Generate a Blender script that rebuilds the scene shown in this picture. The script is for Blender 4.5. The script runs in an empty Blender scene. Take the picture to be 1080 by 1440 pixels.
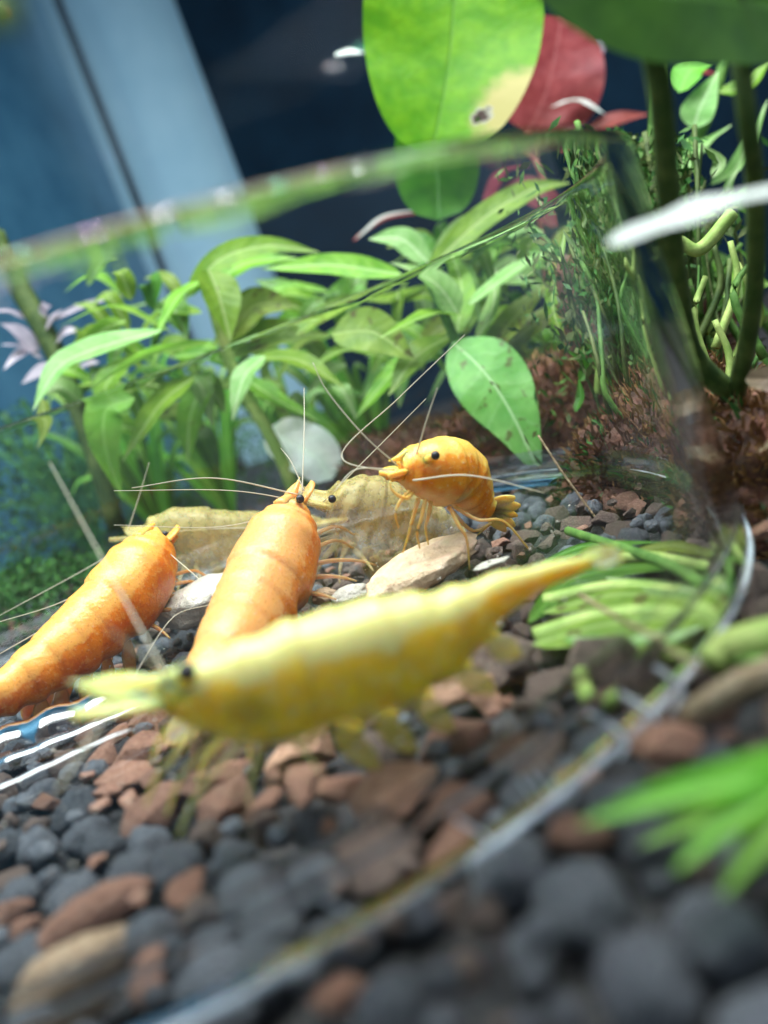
import bpy, bmesh, math, random
import numpy as np
from mathutils import Vector, Matrix, noise
random.seed(7)
S = 0.01                                   # modelling is done in centimetres, the scene is in metres
SC = bpy.context.scene
COL = SC.collection

# ------------------------------------------------------------------ camera
F_PX, PITCH, ROLL, CAM_H = 1250.0, 0.175, 0.354, 2.179
FWD = Vector((0, math.cos(PITCH), -math.sin(PITCH)))
_r = Vector((1, 0, 0)); _u = _r.cross(FWD)
RIGHT = _r * math.cos(ROLL) - _u * math.sin(ROLL)
UPV = _r * math.sin(ROLL) + _u * math.cos(ROLL)
CAMP = Vector((0, 0, CAM_H))
cd = bpy.data.cameras.new('camera'); cam = bpy.data.objects.new('camera', cd); COL.objects.link(cam)
m = Matrix((RIGHT, UPV, -FWD)).transposed().to_4x4(); m.translation = CAMP * S
cam.matrix_world = m
cd.sensor_fit = 'VERTICAL'; cd.sensor_height = 36.0; cd.lens = 36.0 * F_PX / 1440.0
cd.clip_start = 0.001; cd.clip_end = 10
cd.dof.use_dof = True; cd.dof.focus_distance = 0.087; cd.dof.aperture_fstop = 20.5
SC.camera = cam

# ------------------------------------------------------------------ light
w = bpy.data.worlds.new('World'); SC.world = w; w.use_nodes = True
bg = w.node_tree.nodes['Background']; bg.inputs[0].default_value = (.52, .66, .78, 1); bg.inputs[1].default_value = 1.0
def area(name, loc, size, power, col, target=None):
    l = bpy.data.lights.new(name, 'AREA'); l.shape = 'RECTANGLE'; l.size = size[0] * S; l.size_y = size[1] * S
    l.energy = power; l.color = col
    o = bpy.data.objects.new(name, l); COL.objects.link(o); o.location = Vector(loc) * S
    if target: o.rotation_euler = (Vector(target) - Vector(loc)).to_track_quat('-Z', 'Y').to_euler()
    return o
area('tank_lamp', (1.0, 9.5, 19), (30, 13), .85, (0.95, 1.0, 0.97))
LEDS = [(1, .95, .95), (.25, 1, .6), (.65, .35, 1), (1, 1, 1), (.25, 1, .65), (.7, .4, 1), (1, 1, 1)]
for i in range(11):
    area('led_chip', (-11 + 2.2 * i, 8.5, 18.5), (.8, .8), 0.06, LEDS[i % 7])
SC.view_settings.view_transform = 'Standard'; SC.view_settings.look = 'None'
SC.view_settings.exposure = 0.0; SC.view_settings.gamma = 1.0; SC.view_settings.use_curve_mapping = False
cy = SC.cycles
cy.use_denoising = True; cy.caustics_refractive = True; cy.caustics_reflective = False
cy.max_bounces = 14; cy.transmission_bounces = 12; cy.transparent_max_bounces = 24; cy.diffuse_bounces = 3; cy.glossy_bounces = 4
cy.sample_clamp_indirect = 4.0; cy.blur_glossy = 0.3

# ------------------------------------------------------------------ pixel helpers (photograph pixels, 1080 x 1440)
def ray(x, y): return FWD + RIGHT * ((x - 540) / F_PX) - UPV * ((y - 720) / F_PX)
def at(x, y, t): return CAMP + ray(x, y) * t
def onz(x, y, z): d = ray(x, y); return CAMP + d * ((z - CAM_H) / d.z)
def proj(P): d = P - CAMP; z = d.dot(FWD); return 540 + F_PX * d.dot(RIGHT) / z, 720 - F_PX * d.dot(UPV) / z, z

# ------------------------------------------------------------------ scene helpers
def tag(o, label=None, cat=None, group=None, kind=None):
    for k, v in (('label', label), ('category', cat), ('group', group), ('kind', kind)):
        if v: o[k] = v
    return o
def thing(name, loc, label, cat, group=None):
    o = bpy.data.objects.new(name, None); COL.objects.link(o); o.location = Vector(loc) * S
    o.empty_display_size = 0.002; o['_o'] = 0; del o['_o']
    return tag(o, label, cat, group)
def mesh_of(name, verts, faces, mats, smooth=True, attrs=None, midx=None):
    me = bpy.data.meshes.new(name)
    me.from_pydata([tuple(Vector(v) * S) for v in verts], [], faces)
    for mt in (mats if isinstance(mats, (list, tuple)) else [mats]): me.materials.append(mt)
    if smooth: me.polygons.foreach_set('use_smooth', [True] * len(me.polygons))
    if midx: me.polygons.foreach_set('material_index', midx)
    if attrs:
        for k, vals in attrs.items():
            if isinstance(vals[0], (tuple, list, Vector)):
                a = me.attributes.new(k, 'FLOAT_VECTOR', 'POINT'); a.data.foreach_set('vector', [c for v in vals for c in v])
            else:
                a = me.attributes.new(k, 'FLOAT', 'POINT'); a.data.foreach_set('value', vals)
    me.update(); return me
def link(name, me, parent=None, loc=(0, 0, 0)):
    o = bpy.data.objects.new(name, me); COL.objects.link(o); o.parent = parent; o.location = Vector(loc) * S; return o
class MB:
    """collects shells (in world cm), built as ONE mesh object; origin is subtracted"""
    def __init__(s): s.v = []; s.f = []; s.a = {}; s.mi = []
    def add(s, verts, faces, mi=0, **attrs):
        b = len(s.v); s.v += [Vector(v) for v in verts]; s.f += [tuple(i + b for i in f) for f in faces]; s.mi += [mi] * len(faces)
        for k, vals in attrs.items():
            s.a.setdefault(k, []); s.a[k] += vals
    def build(s, name, mats, parent=None, smooth=True, origin=None):
        if origin is None: origin = Vector(parent.location) / S if parent else Vector((0, 0, 0))
        me = mesh_of(name, [v - origin for v in s.v], s.f, mats, smooth, s.a or None, s.mi if any(s.mi) else None)
        return link(name, me, parent, (0, 0, 0) if parent else origin)
def catmull(pts, n):
    P = [Vector(p) for p in pts]
    if len(P) == 2: return [P[0].lerp(P[1], i / n) for i in range(n + 1)]
    Q = [2 * P[0] - P[1]] + P + [2 * P[-1] - P[-2]]; out = []; k = len(P) - 1
    for i in range(n + 1):
        t = i / n * k; j = min(int(t), k - 1); t -= j
        a, b, c, d = Q[j], Q[j + 1], Q[j + 2], Q[j + 3]
        out.append(.5 * ((2 * b) + (c - a) * t + (2 * a - 5 * b + 4 * c - d) * t * t + (3 * b - a - 3 * c + d) * t ** 3))
    return out
def tube(pts, rad, n=16, k=6, smoothpath=True):
    P = catmull(pts, n) if smoothpath else [Vector(p) for p in pts]
    N = len(P) - 1; v = []; f = []
    R = rad if callable(rad) else ((lambda t: rad[0] + (rad[1] - rad[0]) * t) if isinstance(rad, tuple) else (lambda t: rad))
    up = Vector((.3, .2, 1)).normalized()
    for i, p in enumerate(P):
        T = (P[min(i + 1, N)] - P[max(i - 1, 0)]).normalized()
        if abs(T.dot(up)) > .95: up = Vector((1, .1, 0)).normalized()
        s = T.cross(up).normalized(); u = s.cross(T)
        r = R(i / N)
        for j in range(k): a = 2 * math.pi * j / k; v.append(p + (s * math.cos(a) + u * math.sin(a)) * r)
    for i in range(N):
        for j in range(k): f.append((i * k + j, i * k + (j + 1) % k, (i + 1) * k + (j + 1) % k, (i + 1) * k + j))
    f.append(tuple(range(k - 1, -1, -1))); f.append(tuple(N * k + j for j in range(k)))
    return v, f

# ------------------------------------------------------------------ materials
class NT:
    def __init__(s, name):
        s.m = bpy.data.materials.new(name); s.m.use_nodes = True; s.t = s.m.node_tree; s.n = s.t.nodes
        s.b = s.n['Principled BSDF']; s.out = s.n['Material Output']
    def node(s, ty, **kw):
        x = s.n.new(ty)
        for k, v in kw.items(): setattr(x, k, v)
        return x
    def lk(s, a, b): s.t.links.new(a, b)
    def coord(s, rnd=True):
        tc = s.node('ShaderNodeTexCoord'); mp = s.node('ShaderNodeVectorMath', operation='SCALE'); mp.inputs[3].default_value = 100
        s.lk(tc.outputs['Object'], mp.inputs[0]); v = mp.outputs[0]
        if rnd:
            oi = s.node('ShaderNodeObjectInfo'); q = s.node('ShaderNodeVectorMath', operation='SCALE'); q.inputs[0].default_value = (37, 91, 53)
            s.lk(oi.outputs['Random'], q.inputs[3]); ad = s.node('ShaderNodeVectorMath', operation='ADD')
            s.lk(v, ad.inputs[0]); s.lk(q.outputs[0], ad.inputs[1]); v = ad.outputs[0]
        return v
    def noise(s, vec, scale, detail=4, rough=.6):
        x = s.node('ShaderNodeTexNoise'); x.inputs['Scale'].default_value = scale; x.inputs['Detail'].default_value = detail
        x.inputs['Roughness'].default_value = rough; s.lk(vec, x.inputs['Vector']); return x.outputs[0]
    def ramp(s, fac, stops):
        x = s.node('ShaderNodeValToRGB'); e = x.color_ramp.elements
        while len(e) < len(stops): e.new(.5)
        for el, (p, c) in zip(e, stops): el.position = p; el.color = (*c, 1) if len(c) == 3 else c
        s.lk(fac, x.inputs[0]); return x.outputs[0]
    def mix(s, fac, a, b, mode='MIX'):
        x = s.node('ShaderNodeMix', data_type='RGBA', blend_type=mode)
        for inp, val in ((x.inputs[0], fac), (x.inputs[6], a), (x.inputs[7], b)):
            if isinstance(val, (int, float)): inp.default_value = val
            elif isinstance(val, tuple): inp.default_value = (*val, 1)
            else: s.lk(val, inp)
        return x.outputs[2]
    def math(s, op, a, b=0.0, clamp=False):
        x = s.node('ShaderNodeMath', operation=op, use_clamp=clamp)
        for inp, val in ((x.inputs[0], a), (x.inputs[1], b)):
            if isinstance(val, (int, float)): inp.default_value = val
            else: s.lk(val, inp)
        return x.outputs[0]
    def mapr(s, v, a, b, c=0., d=1.):
        x = s.node('ShaderNodeMapRange', interpolation_type='SMOOTHSTEP'); s.lk(v, x.inputs[0])
        for i, q in enumerate((a, b, c, d)): x.inputs[i + 1].default_value = q
        return x.outputs[0]
    def attr(s, name): x = s.node('ShaderNodeAttribute', attribute_name=name); return x
    def bump(s, h, strength=.5, dist=.01):
        x = s.node('ShaderNodeBump'); x.inputs['Strength'].default_value = strength; x.inputs['Distance'].default_value = dist * S
        s.lk(h, x.inputs['Height']); s.lk(x.outputs[0], s.b.inputs['Normal'])
    def set(s, **kw):
        for k, v in kw.items():
            i = s.b.inputs[k.replace('_', ' ')]
            if hasattr(v, 'is_linked'): s.lk(v, i)
            else: i.default_value = (*v, 1) if isinstance(v, tuple) and len(v) == 3 and i.type == 'RGBA' else v
        return s

def stone_mat(name, dark, mid, light, spot=None, rough=.75, scale=9.):
    t = NT(name); v = t.coord(); n = t.noise(v, scale, 6, .65); n2 = t.noise(v, scale * 5, 3)
    oi = t.node('ShaderNodeObjectInfo')
    c = t.ramp(n, [(.3, dark), (.52, mid), (.75, light)])
    if spot: c = t.mix(t.mapr(t.noise(v, scale * 1.7, 2), .62, .7), c, spot)
    hsv = t.node('ShaderNodeHueSaturation'); t.lk(c, hsv.inputs['Color']); t.lk(t.mapr(oi.outputs['Random'], 0, 1, .7, 1.35), hsv.inputs['Value'])
    t.set(Base_Color=hsv.outputs[0], Roughness=t.mapr(n2, .35, .65, rough - .3, rough), Specular_IOR_Level=.4)
    t.bump(t.math('ADD', n, t.math('MULTIPLY', n2, .6)), .9, .05)
    return t.m
M = {}
M['soil'] = stone_mat('soil_granule', (.045, .05, .06), (.13, .138, .155), (.23, .24, .25), (.2, .14, .1))
M['soil_brown'] = stone_mat('brown_granule', (.08, .055, .045), (.19, .125, .095), (.28, .2, .155), (.1, .1, .1))
M['red'] = stone_mat('red_clay', (.22, .1, .06), (.37, .18, .115), (.48, .29, .2), (.16, .1, .085), scale=7)
M['red_light'] = stone_mat('light_red_clay', (.3, .15, .09), (.5, .27, .17), (.6, .38, .27), (.24, .14, .11), scale=7)
M['tan'] = stone_mat('tan_stone', (.26, .16, .09), (.42, .28, .17), (.55, .42, .28), (.2, .13, .08), scale=6)
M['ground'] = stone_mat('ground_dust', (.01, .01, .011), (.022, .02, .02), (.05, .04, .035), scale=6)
M['rock'] = stone_mat('lava_rock', (.025, .013, .009), (.1, .04, .022), (.26, .1, .05), (.05, .07, .02), scale=3.5, rough=.9)
M['wafer'] = stone_mat('food_wafer', (.42, .27, .15), (.6, .43, .27), (.72, .58, .42), scale=4)
M['cream'] = stone_mat('cream_food', (.55, .5, .4), (.68, .62, .5), (.78, .74, .64), scale=4)
M['twig'] = stone_mat('dry_twig', (.16, .1, .05), (.34, .24, .13), (.5, .4, .27), scale=5)
M['debris'] = stone_mat('debris', (.25, .2, .15), (.4, .36, .3), (.6, .56, .5), scale=9)

def leaf_mat(name, base, tip, vein, trans=.45, spot=None, spot_amt=.66, sheen=.3, dry=None):
    t = NT(name); v = t.coord(); a = t.attr('luv'); sx = t.node('ShaderNodeSeparateXYZ'); t.lk(a.outputs['Vector'], sx.inputs[0])
    u, w_, hw = sx.outputs
    oi = t.node('ShaderNodeObjectInfo')
    av = t.math('ABSOLUTE', w_)
    n = t.noise(v, 3.5, 4)
    c = t.mix(t.mapr(n, .3, .7), base, tip)
    c = t.mix(t.math('MULTIPLY', t.mapr(t.noise(v, 14, 4), .35, .75), .35), c, tuple(x * .55 for x in base))
    # side veins sweep forwards from the midrib
    sv = t.math('SINE', t.math('ADD', t.math('MULTIPLY', t.math('SUBTRACT', u, t.math('MULTIPLY', av, .13)), 52), t.math('MULTIPLY', t.noise(v, 2.5, 3), 9)))
    c = t.mix(t.math('MULTIPLY', t.mapr(sv, .8, 1.), .12), c, vein)
    rib = t.mapr(t.math('MULTIPLY', av, hw), .012, .03, 1, 0)
    c = t.mix(t.math('MULTIPLY', rib, .65), c, vein)
    if spot: c = t.mix(t.math('MULTIPLY', t.mapr(t.noise(v, 5, 3), spot_amt, spot_amt + .06), .8), c, spot)
    if dry:   # dry patch with its own place on the leaf
        du = t.math('MULTIPLY', t.math('SUBTRACT', u, dry[0]), 4.2); dw = t.math('SUBTRACT', w_, dry[1])
        d = t.math('SQRT', t.math('ADD', t.math('MULTIPLY', du, du), t.math('MULTIPLY', dw, dw)))
        d = t.math('ADD', d, t.math('MULTIPLY', t.math('SUBTRACT', t.noise(v, 5, 4), .5), .35))
        c = t.mix(t.mapr(d, .3, .62, 1, 0), c, (.66, .55, .2))
        du = t.math('MULTIPLY', t.math('SUBTRACT', u, .84), 4.2); dw = t.math('SUBTRACT', w_, -.6)
        d = t.math('ADD', t.math('SQRT', t.math('ADD', t.math('MULTIPLY', du, du), t.math('MULTIPLY', dw, dw))), t.math('MULTIPLY', t.math('SUBTRACT', t.noise(v, 9, 4), .5), .22))
        c = t.mix(t.mapr(d, .12, .15, 1, 0), c, (.62, .58, .45))
        c = t.mix(t.mapr(d, .09, .12, 1, 0), c, (.07, .03, .02))
    hsv = t.node('ShaderNodeHueSaturation'); t.lk(c, hsv.inputs['Color'])
    t.lk(t.mapr(oi.outputs['Random'], 0, 1, .8, 1.2), hsv.inputs['Value'])
    t.lk(t.mapr(oi.outputs['Random'], 0, 1, .485, .512), hsv.inputs['Hue'])
    c = hsv.outputs[0]
    t.set(Base_Color=c, Roughness=.42, Specular_IOR_Level=sheen)
    t.bump(t.math('ADD', t.math('MULTIPLY', sv, .1), t.math('ADD', n, t.math('MULTIPLY', rib, -.8))), .45, .03)
    tr = t.node('ShaderNodeBsdfTranslucent'); t.lk(c, tr.inputs[0])
    mx = t.node('ShaderNodeMixShader'); mx.inputs[0].default_value = trans
    t.lk(t.b.outputs[0], mx.inputs[1]); t.lk(tr.outputs[0], mx.inputs[2]); t.lk(mx.outputs[0], t.out.inputs[0])
    return t.m
M['leaf'] = leaf_mat('leaf_green', (.14, .32, .02), (.27, .49, .04), (.5, .68, .24), spot=(.13, .14, .02))
M['leaf_pale'] = leaf_mat('leaf_pale_green', (.22, .44, .1), (.36, .56, .2), (.6, .75, .4), spot=(.2, .2, .07))
M['leaf_fresh'] = leaf_mat('leaf_fresh', (.13, .35, .05), (.22, .47, .09), (.5, .7, .34), spot=(.10, .10, .02), spot_amt=.6)
M['leaf_olive'] = leaf_mat('leaf_olive', (.16, .26, .03), (.28, .38, .05), (.4, .5, .15), spot=(.10, .07, .02), spot_amt=.58)
M['leaf_dark'] = leaf_mat('leaf_dark_green', (.035, .12, .006), (.075, .2, .012), (.1, .25, .03), trans=.22)
M['leaf_bright'] = leaf_mat('leaf_bright_green', (.14, .42, .03), (.22, .52, .05), (.3, .6, .12), trans=.45)
M['leaf_big'] = leaf_mat('leaf_big', (.13, .38, .008), (.24, .52, .012), (.10, .28, .01), trans=.6, dry=(.80, -.95))
M['leaf_red'] = leaf_mat('leaf_red', (.22, .022, .028), (.34, .055, .06), (.36, .07, .07), trans=.35)
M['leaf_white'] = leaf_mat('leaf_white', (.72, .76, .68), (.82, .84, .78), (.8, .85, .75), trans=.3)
M['leaf_pink'] = leaf_mat('leaf_pink', (.5, .42, .5), (.62, .52, .58), (.7, .6, .65), trans=.4)
M['leaf_teal'] = leaf_mat('leaf_teal', (.03, .14, .07), (.06, .22, .1), (.1, .25, .12), trans=.35)
M['leaf_tan'] = leaf_mat('leaf_tan', (.16, .11, .06), (.3, .22, .12), (.3, .22, .13), trans=.3)
def fibre_mat(name, a, b, rough=.6):
    t = NT(name); v = t.coord(); t.set(Base_Color=t.mix(t.mapr(t.noise(v, 4, 4), .35, .68), a, b), Roughness=rough, Specular_IOR_Level=.2)
    t.bump(t.noise(v, 22, 3), .4, .01); return t.m
M['stem'] = fibre_mat('stem_green', (.05, .13, .02), (.13, .25, .05))
M['stem_dark'] = fibre_mat('stem_dark', (.03, .06, .012), (.085, .12, .03))
M['stem_pale'] = fibre_mat('stem_pale', (.22, .33, .07), (.4, .48, .14))
M['root'] = fibre_mat('root_fibre', (.05, .075, .02), (.16, .19, .06))
M['moss'] = fibre_mat('moss_green', (.02, .07, .015), (.06, .19, .03))
M['fuzz'] = fibre_mat('algae_fuzz', (.12, .05, .02), (.28, .15, .05))
M['stem_red'] = fibre_mat('stem_red', (.25, .05, .05), (.45, .2, .15))

def shrimp_mat(name, back, side, deep, alpha_body, alpha_belly, alpha_leg, patch=.55, sss=.85, organ=.25, mottle=0., scl=.12):
    t = NT(name); v = t.coord(); ht = t.attr('ht').outputs['Fac']; th = t.attr('thin').outputs['Fac']; sg = t.attr('seg').outputs['Fac']
    n = t.noise(v, 5.5, 5, .62); n2 = t.noise(v, 26, 4, .6)
    c = t.mix(t.mapr(t.math('ADD', n, t.math('MULTIPLY', n2, .25)), .5, .8), side, deep)
    d = t.math('ADD', ht, t.math('MULTIPLY', t.math('SUBTRACT', n, .5), .9))
    c = t.mix(t.mapr(d, patch, patch + .16), c, back)
    c = t.mix(t.math('MULTIPLY', t.mapr(t.noise(v, 13, 5, .75), .5, .64), .6), c, back)
    c = t.mix(t.math('MULTIPLY', t.mapr(t.noise(v, 42, 3, .6), .6, .68), .45), c, tuple(x * .55 for x in deep))
    c = t.mix(t.math('MULTIPLY', t.mapr(n2, .6, .72), .35), c, tuple(min(1, x * .5 + .35) for x in back))
    c = t.mix(t.math('MULTIPLY', sg, .16), c, tuple(x * .62 for x in deep))
    c = t.mix(t.math('MULTIPLY', t.mapr(th, .5, .9), .55), c, tuple(min(1, x * .8 + .14) for x in back))
    sl = t.attr('sl').outputs['Fac']
    d1 = t.math('MULTIPLY', t.math('SUBTRACT', sl, .25), 9); d2 = t.math('MULTIPLY', t.math('SUBTRACT', ht, .15), 1.6)
    org = t.math('ADD', t.math('SQRT', t.math('ADD', t.math('MULTIPLY', d1, d1), t.math('MULTIPLY', d2, d2))), t.math('MULTIPLY', t.math('SUBTRACT', n, .5), 1.2))
    c = t.mix(t.mapr(org, .15, .75, organ, 0), c, tuple(x * .45 for x in deep))
    c = t.mix(t.mapr(t.math('ADD', ht, t.math('MULTIPLY', t.math('SUBTRACT', n, .5), .5)), -.9, -.35, .6, 0), c, tuple(min(1, x * .75 + .2) for x in back))
    t.set(Base_Color=c, Roughness=.27, Specular_IOR_Level=.5, Subsurface_Weight=sss)
    t.b.inputs['Subsurface Radius'].default_value = (1, .55, .2); t.b.inputs['Subsurface Scale'].default_value = scl * S
    t.bump(t.math('ADD', n2, t.math('MULTIPLY', n, .8)), .6, .014)
    al = t.mapr(t.math('ADD', ht, t.math('MULTIPLY', t.math('SUBTRACT', n, .5), .8)), -1.0, -.25, alpha_belly, alpha_body)
    if mottle: al = t.math('MULTIPLY', al, t.mapr(t.math('ADD', t.noise(v, 11, 5, .7), t.math('MULTIPLY', n2, .3)), .45, .8, 1 - mottle, 1 + mottle * .8), True)
    al = t.mix(t.mapr(th, .4, .9), al, (alpha_leg,) * 3)
    t.lk(al, t.b.inputs['Alpha'])
    return t.m
M['orange'] = shrimp_mat('shrimp_orange', (.84, .41, .08), (.8, .24, .01), (.66, .125, .003), .99, .9, .6, patch=.35)
M['orange_yellow'] = shrimp_mat('shrimp_yellow_orange', (.86, .52, .1), (.85, .33, .014), (.76, .19, .004), .99, .85, .6, patch=.4)
M['orange_pale'] = shrimp_mat('shrimp_pale_orange', (.8, .39, .12), (.77, .27, .035), (.64, .14, .006), .97, .7, .45, patch=.05)
M['yellow'] = shrimp_mat('shrimp_yellow', (.70, .67, .24), (.82, .61, .015), (.72, .46, .006), .94, .3, .4, patch=.55, organ=.6, scl=.25)
M['glassy'] = shrimp_mat('shrimp_pale_yellow', (.82, .68, .25), (.82, .62, .2), (.68, .42, .13), .34, .1, .25, patch=.45, sss=.2, organ=.7, mottle=.3)
t = NT('antenna'); t.set(Base_Color=(.66, .58, .42), Roughness=.4, Alpha=.7); M['antenna'] = t.m
t = NT('eye_dark'); t.set(Base_Color=(.018, .014, .016), Roughness=.3, Specular_IOR_Level=.4); M['eye'] = t.m

def glass_mat(name, ior, col=(1, 1, 1)):
    t = NT(name); t.n.remove(t.b); g = t.node('ShaderNodeBsdfGlass'); g.inputs['IOR'].default_value = ior; g.inputs['Roughness'].default_value = 0.0
    g.inputs['Color'].default_value = (*col, 1)
    v = t.coord(False); b = t.node('ShaderNodeBump'); b.inputs['Strength'].default_value = .06; b.inputs['Distance'].default_value = .02 * S
    t.lk(t.noise(v, .9, 2), b.inputs['Height']); t.lk(b.outputs[0], g.inputs['Normal']); t.lk(g.outputs[0], t.out.inputs[0]); return t.m
def sheet_glass_mat(name, tint, ior=1.3, gloss=1.0):
    t = NT(name); t.n.remove(t.b)
    a = t.node('ShaderNodeBsdfTransparent'); a.inputs[0].default_value = (*tint, 1)
    g = t.node('ShaderNodeBsdfGlossy'); g.inputs['Roughness'].default_value = .03
    fr = t.node('ShaderNodeFresnel'); fr.inputs[0].default_value = ior
    mx = t.node('ShaderNodeMixShader'); t.lk(t.math('MULTIPLY', fr.outputs[0], gloss), mx.inputs[0])
    t.lk(a.outputs[0], mx.inputs[1]); t.lk(g.outputs[0], mx.inputs[2]); t.lk(mx.outputs[0], t.out.inputs[0]); return t.m
M['glass'] = glass_mat('dish_glass', 1.2)
M['glass_base'] = sheet_glass_mat('dish_glass_base', (.985, .99, .99), 1.14, .35)
M['heel'] = sheet_glass_mat('dish_glass_heel', (.96, .97, .98), 1.45, .45)
M['chamfer'] = sheet_glass_mat('dish_glass_chamfer', (.95, .96, .96), 1.45, .75)
M['glint_glass'] = sheet_glass_mat('added_glint_glass', (.9, .93, .95), 1.5, 1.6)
t = NT('painted_edge_highlight'); v = t.coord(False)
t.set(Base_Color=t.ramp(t.noise(v, .5, 2), [(.35, (.95, .86, .78)), (.5, (.86, .93, 1.)), (.65, (.8, .9, 1.))]), Roughness=.12, Specular_IOR_Level=.9, Alpha=t.mapr(t.noise(v, .8, 4), .36, .6, .12, .85)); M['edge'] = t.m  # pale broken colour stands in for light caught along the foot
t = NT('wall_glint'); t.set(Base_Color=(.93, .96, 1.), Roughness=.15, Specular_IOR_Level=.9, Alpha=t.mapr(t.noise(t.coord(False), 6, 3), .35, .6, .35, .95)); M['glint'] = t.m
M['pane'] = sheet_glass_mat('pane_glass', (.9, .95, .97), 1.12, .5)
def flat_mat(name, a, b, scale=.6, rough=.6):
    t = NT(name); v = t.coord(False); t.set(Base_Color=t.mix(t.mapr(t.noise(v, scale, 4), .3, .7), a, b), Roughness=rough, Specular_IOR_Level=.2); return t.m
def film_mat():
    t = NT('background_film'); v = t.coord(False); c = t.mix(t.mapr(t.noise(v, .5, 4), .3, .7), (.002, .009, .019), (.005, .018, .034))
    c = t.mix(t.math('MULTIPLY', t.mapr(t.noise(v, 9, 2), .74, .8), .3), c, (.2, .3, .36)); t.set(Base_Color=c, Roughness=.8, Specular_IOR_Level=.1); return t.m
M['film'] = film_mat()
M['film_plain'] = flat_mat('background_film', (.002, .008, .016), (.004, .014, .026), 1.2, .8)
M['wall'] = flat_mat('room_wall', (.6, .76, .85), (.68, .82, .9))
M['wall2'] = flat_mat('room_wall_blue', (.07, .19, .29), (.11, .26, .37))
M['seal'] = flat_mat('silicone', (.02, .03, .045), (.035, .05, .07), 3, .4)

# ------------------------------------------------------------------ setting: substrate, tank walls
DC = Vector((-2.182, 7.944, 0)); DR, DH = 4.939, 2.911
FLOOR = .18                                 # top of the dish's glass floor
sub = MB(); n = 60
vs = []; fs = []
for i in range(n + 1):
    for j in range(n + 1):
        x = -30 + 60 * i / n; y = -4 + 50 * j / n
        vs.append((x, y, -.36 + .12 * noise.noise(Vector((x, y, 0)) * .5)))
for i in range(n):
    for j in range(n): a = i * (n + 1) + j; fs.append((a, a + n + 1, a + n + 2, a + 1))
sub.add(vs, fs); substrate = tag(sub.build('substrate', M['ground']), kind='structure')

SEAM = Vector((-4.3, 33, 0)); BD = Vector((.94, -.34, 0)); SD = Vector((-.34, -.94, 0)); OUT = Vector((.34, .94, 0)); OUTL = Vector((-.94, .34, 0))
def slab(p0, p1, nrm, th, z0, z1):
    v = []
    for z in (z0, z1):
        for p in (p0, p1, p1 + nrm * th, p0 + nrm * th): v.append(Vector((p.x, p.y, z)))
    return v, [(0, 1, 2, 3)[::-1], (4, 5, 6, 7), (0, 1, 5, 4), (1, 2, 6, 5), (2, 3, 7, 6), (3, 0, 4, 7)]
def sstruct(name, args, mat):
    b = MB(); b.add(*slab(*args)); return tag(b.build(name, mat, smooth=False), kind='structure')
sstruct('back_wall', (SEAM + BD * .1, SEAM + BD * 45, OUT, .5, -.6, 26), M['pane'])
sstruct('side_wall', (SEAM + SD * .1, SEAM + SD * 34, OUTL, .5, -.6, 26), M['pane'])
sstruct('back_film', (SEAM + BD * 3.7 + OUT * .51, SEAM + BD * 46 + OUT * .51, OUT, .1, -.6, 27), M['film'])
sstruct('room_wall', (SEAM - BD * 2 + OUT * 2.5, SEAM + BD * 46 + OUT * 2.5, OUT, .5, -.6, 40), M['wall'])
sstruct('room_wall_side', (SEAM + SD * -6 + OUTL * 3.0, SEAM + SD * 40 + OUTL * 3.0, OUTL, .5, -.6, 40), M['wall2'])
b = MB(); b.add(*tube([SEAM + Vector((-.05, 0, -.5)), SEAM + Vector((-.05, 0, 26))], .16, 2, 8)); tag(b.build('corner_seal', M['seal']), kind='structure')

# ------------------------------------------------------------------ gravel
def blob_mesh(name, mat, seed, sub_, amp, freq, flat=(1, 1, 1)):
    bm = bmesh.new(); bmesh.ops.create_icosphere(bm, subdivisions=sub_, radius=1.0)
    off = Vector((seed * 3.1, seed * 7.7, seed * 1.3))
    for v in bm.verts:
        d = v.co.normalized(); r = 1 + amp * noise.noise(d * freq + off) + amp * .45 * noise.noise(d * freq * 2.6 + off) + .07 * noise.noise(d * 6 + off) + (.04 * noise.noise(d * 13 + off) if sub_ > 2 else 0) + (.03 * noise.noise(d * 24 + off) if sub_ > 2 else 0)
        v.co = Vector((d.x * flat[0], d.y * flat[1], d.z * flat[2])) * r * S
    me = bpy.data.meshes.new(name); bm.to_mesh(me); bm.free(); me.materials.append(mat)
    me.polygons.foreach_set('use_smooth', [True] * len(me.polygons)); return me
def chip_mesh(name, mat, seed, flat):
    q = random.Random(seed); bm = bmesh.new()
    for k in range(16):
        d = Vector((q.gauss(0, 1), q.gauss(0, 1), q.gauss(0, 1))).normalized() * q.uniform(.85, 1.05); bm.verts.new((d.x * flat[0], d.y * flat[1], d.z * flat[2]))
    bmesh.ops.convex_hull(bm, input=bm.verts); bmesh.ops.delete(bm, geom=[v for v in bm.verts if not v.link_faces], context='VERTS')
    bmesh.ops.bevel(bm, geom=list(bm.edges), offset=.1, segments=2, profile=.6, affect='EDGES', clamp_overlap=True)
    bmesh.ops.triangulate(bm, faces=bm.faces); bmesh.ops.subdivide_edges(bm, edges=[e for e in bm.edges if e.calc_length() > .45], cuts=1); bmesh.ops.triangulate(bm, faces=bm.faces)
    off = Vector((seed, seed * .7, 1))
    for v in bm.verts: v.co = v.co * (1 + .09 * noise.noise(v.co * 2.5 + off) + .05 * noise.noise(v.co * 7 + off)) * S
    me = bpy.data.meshes.new(name); bm.to_mesh(me); bm.free(); me.materials.append(mat); me.polygons.foreach_set('use_smooth', [True] * len(me.polygons)); return me
SOIL = [blob_mesh('granule', M['soil'], i, 3, .26, 1.6, (1, random.uniform(.8, 1), random.uniform(.75, .95))) for i in range(6)]
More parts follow.
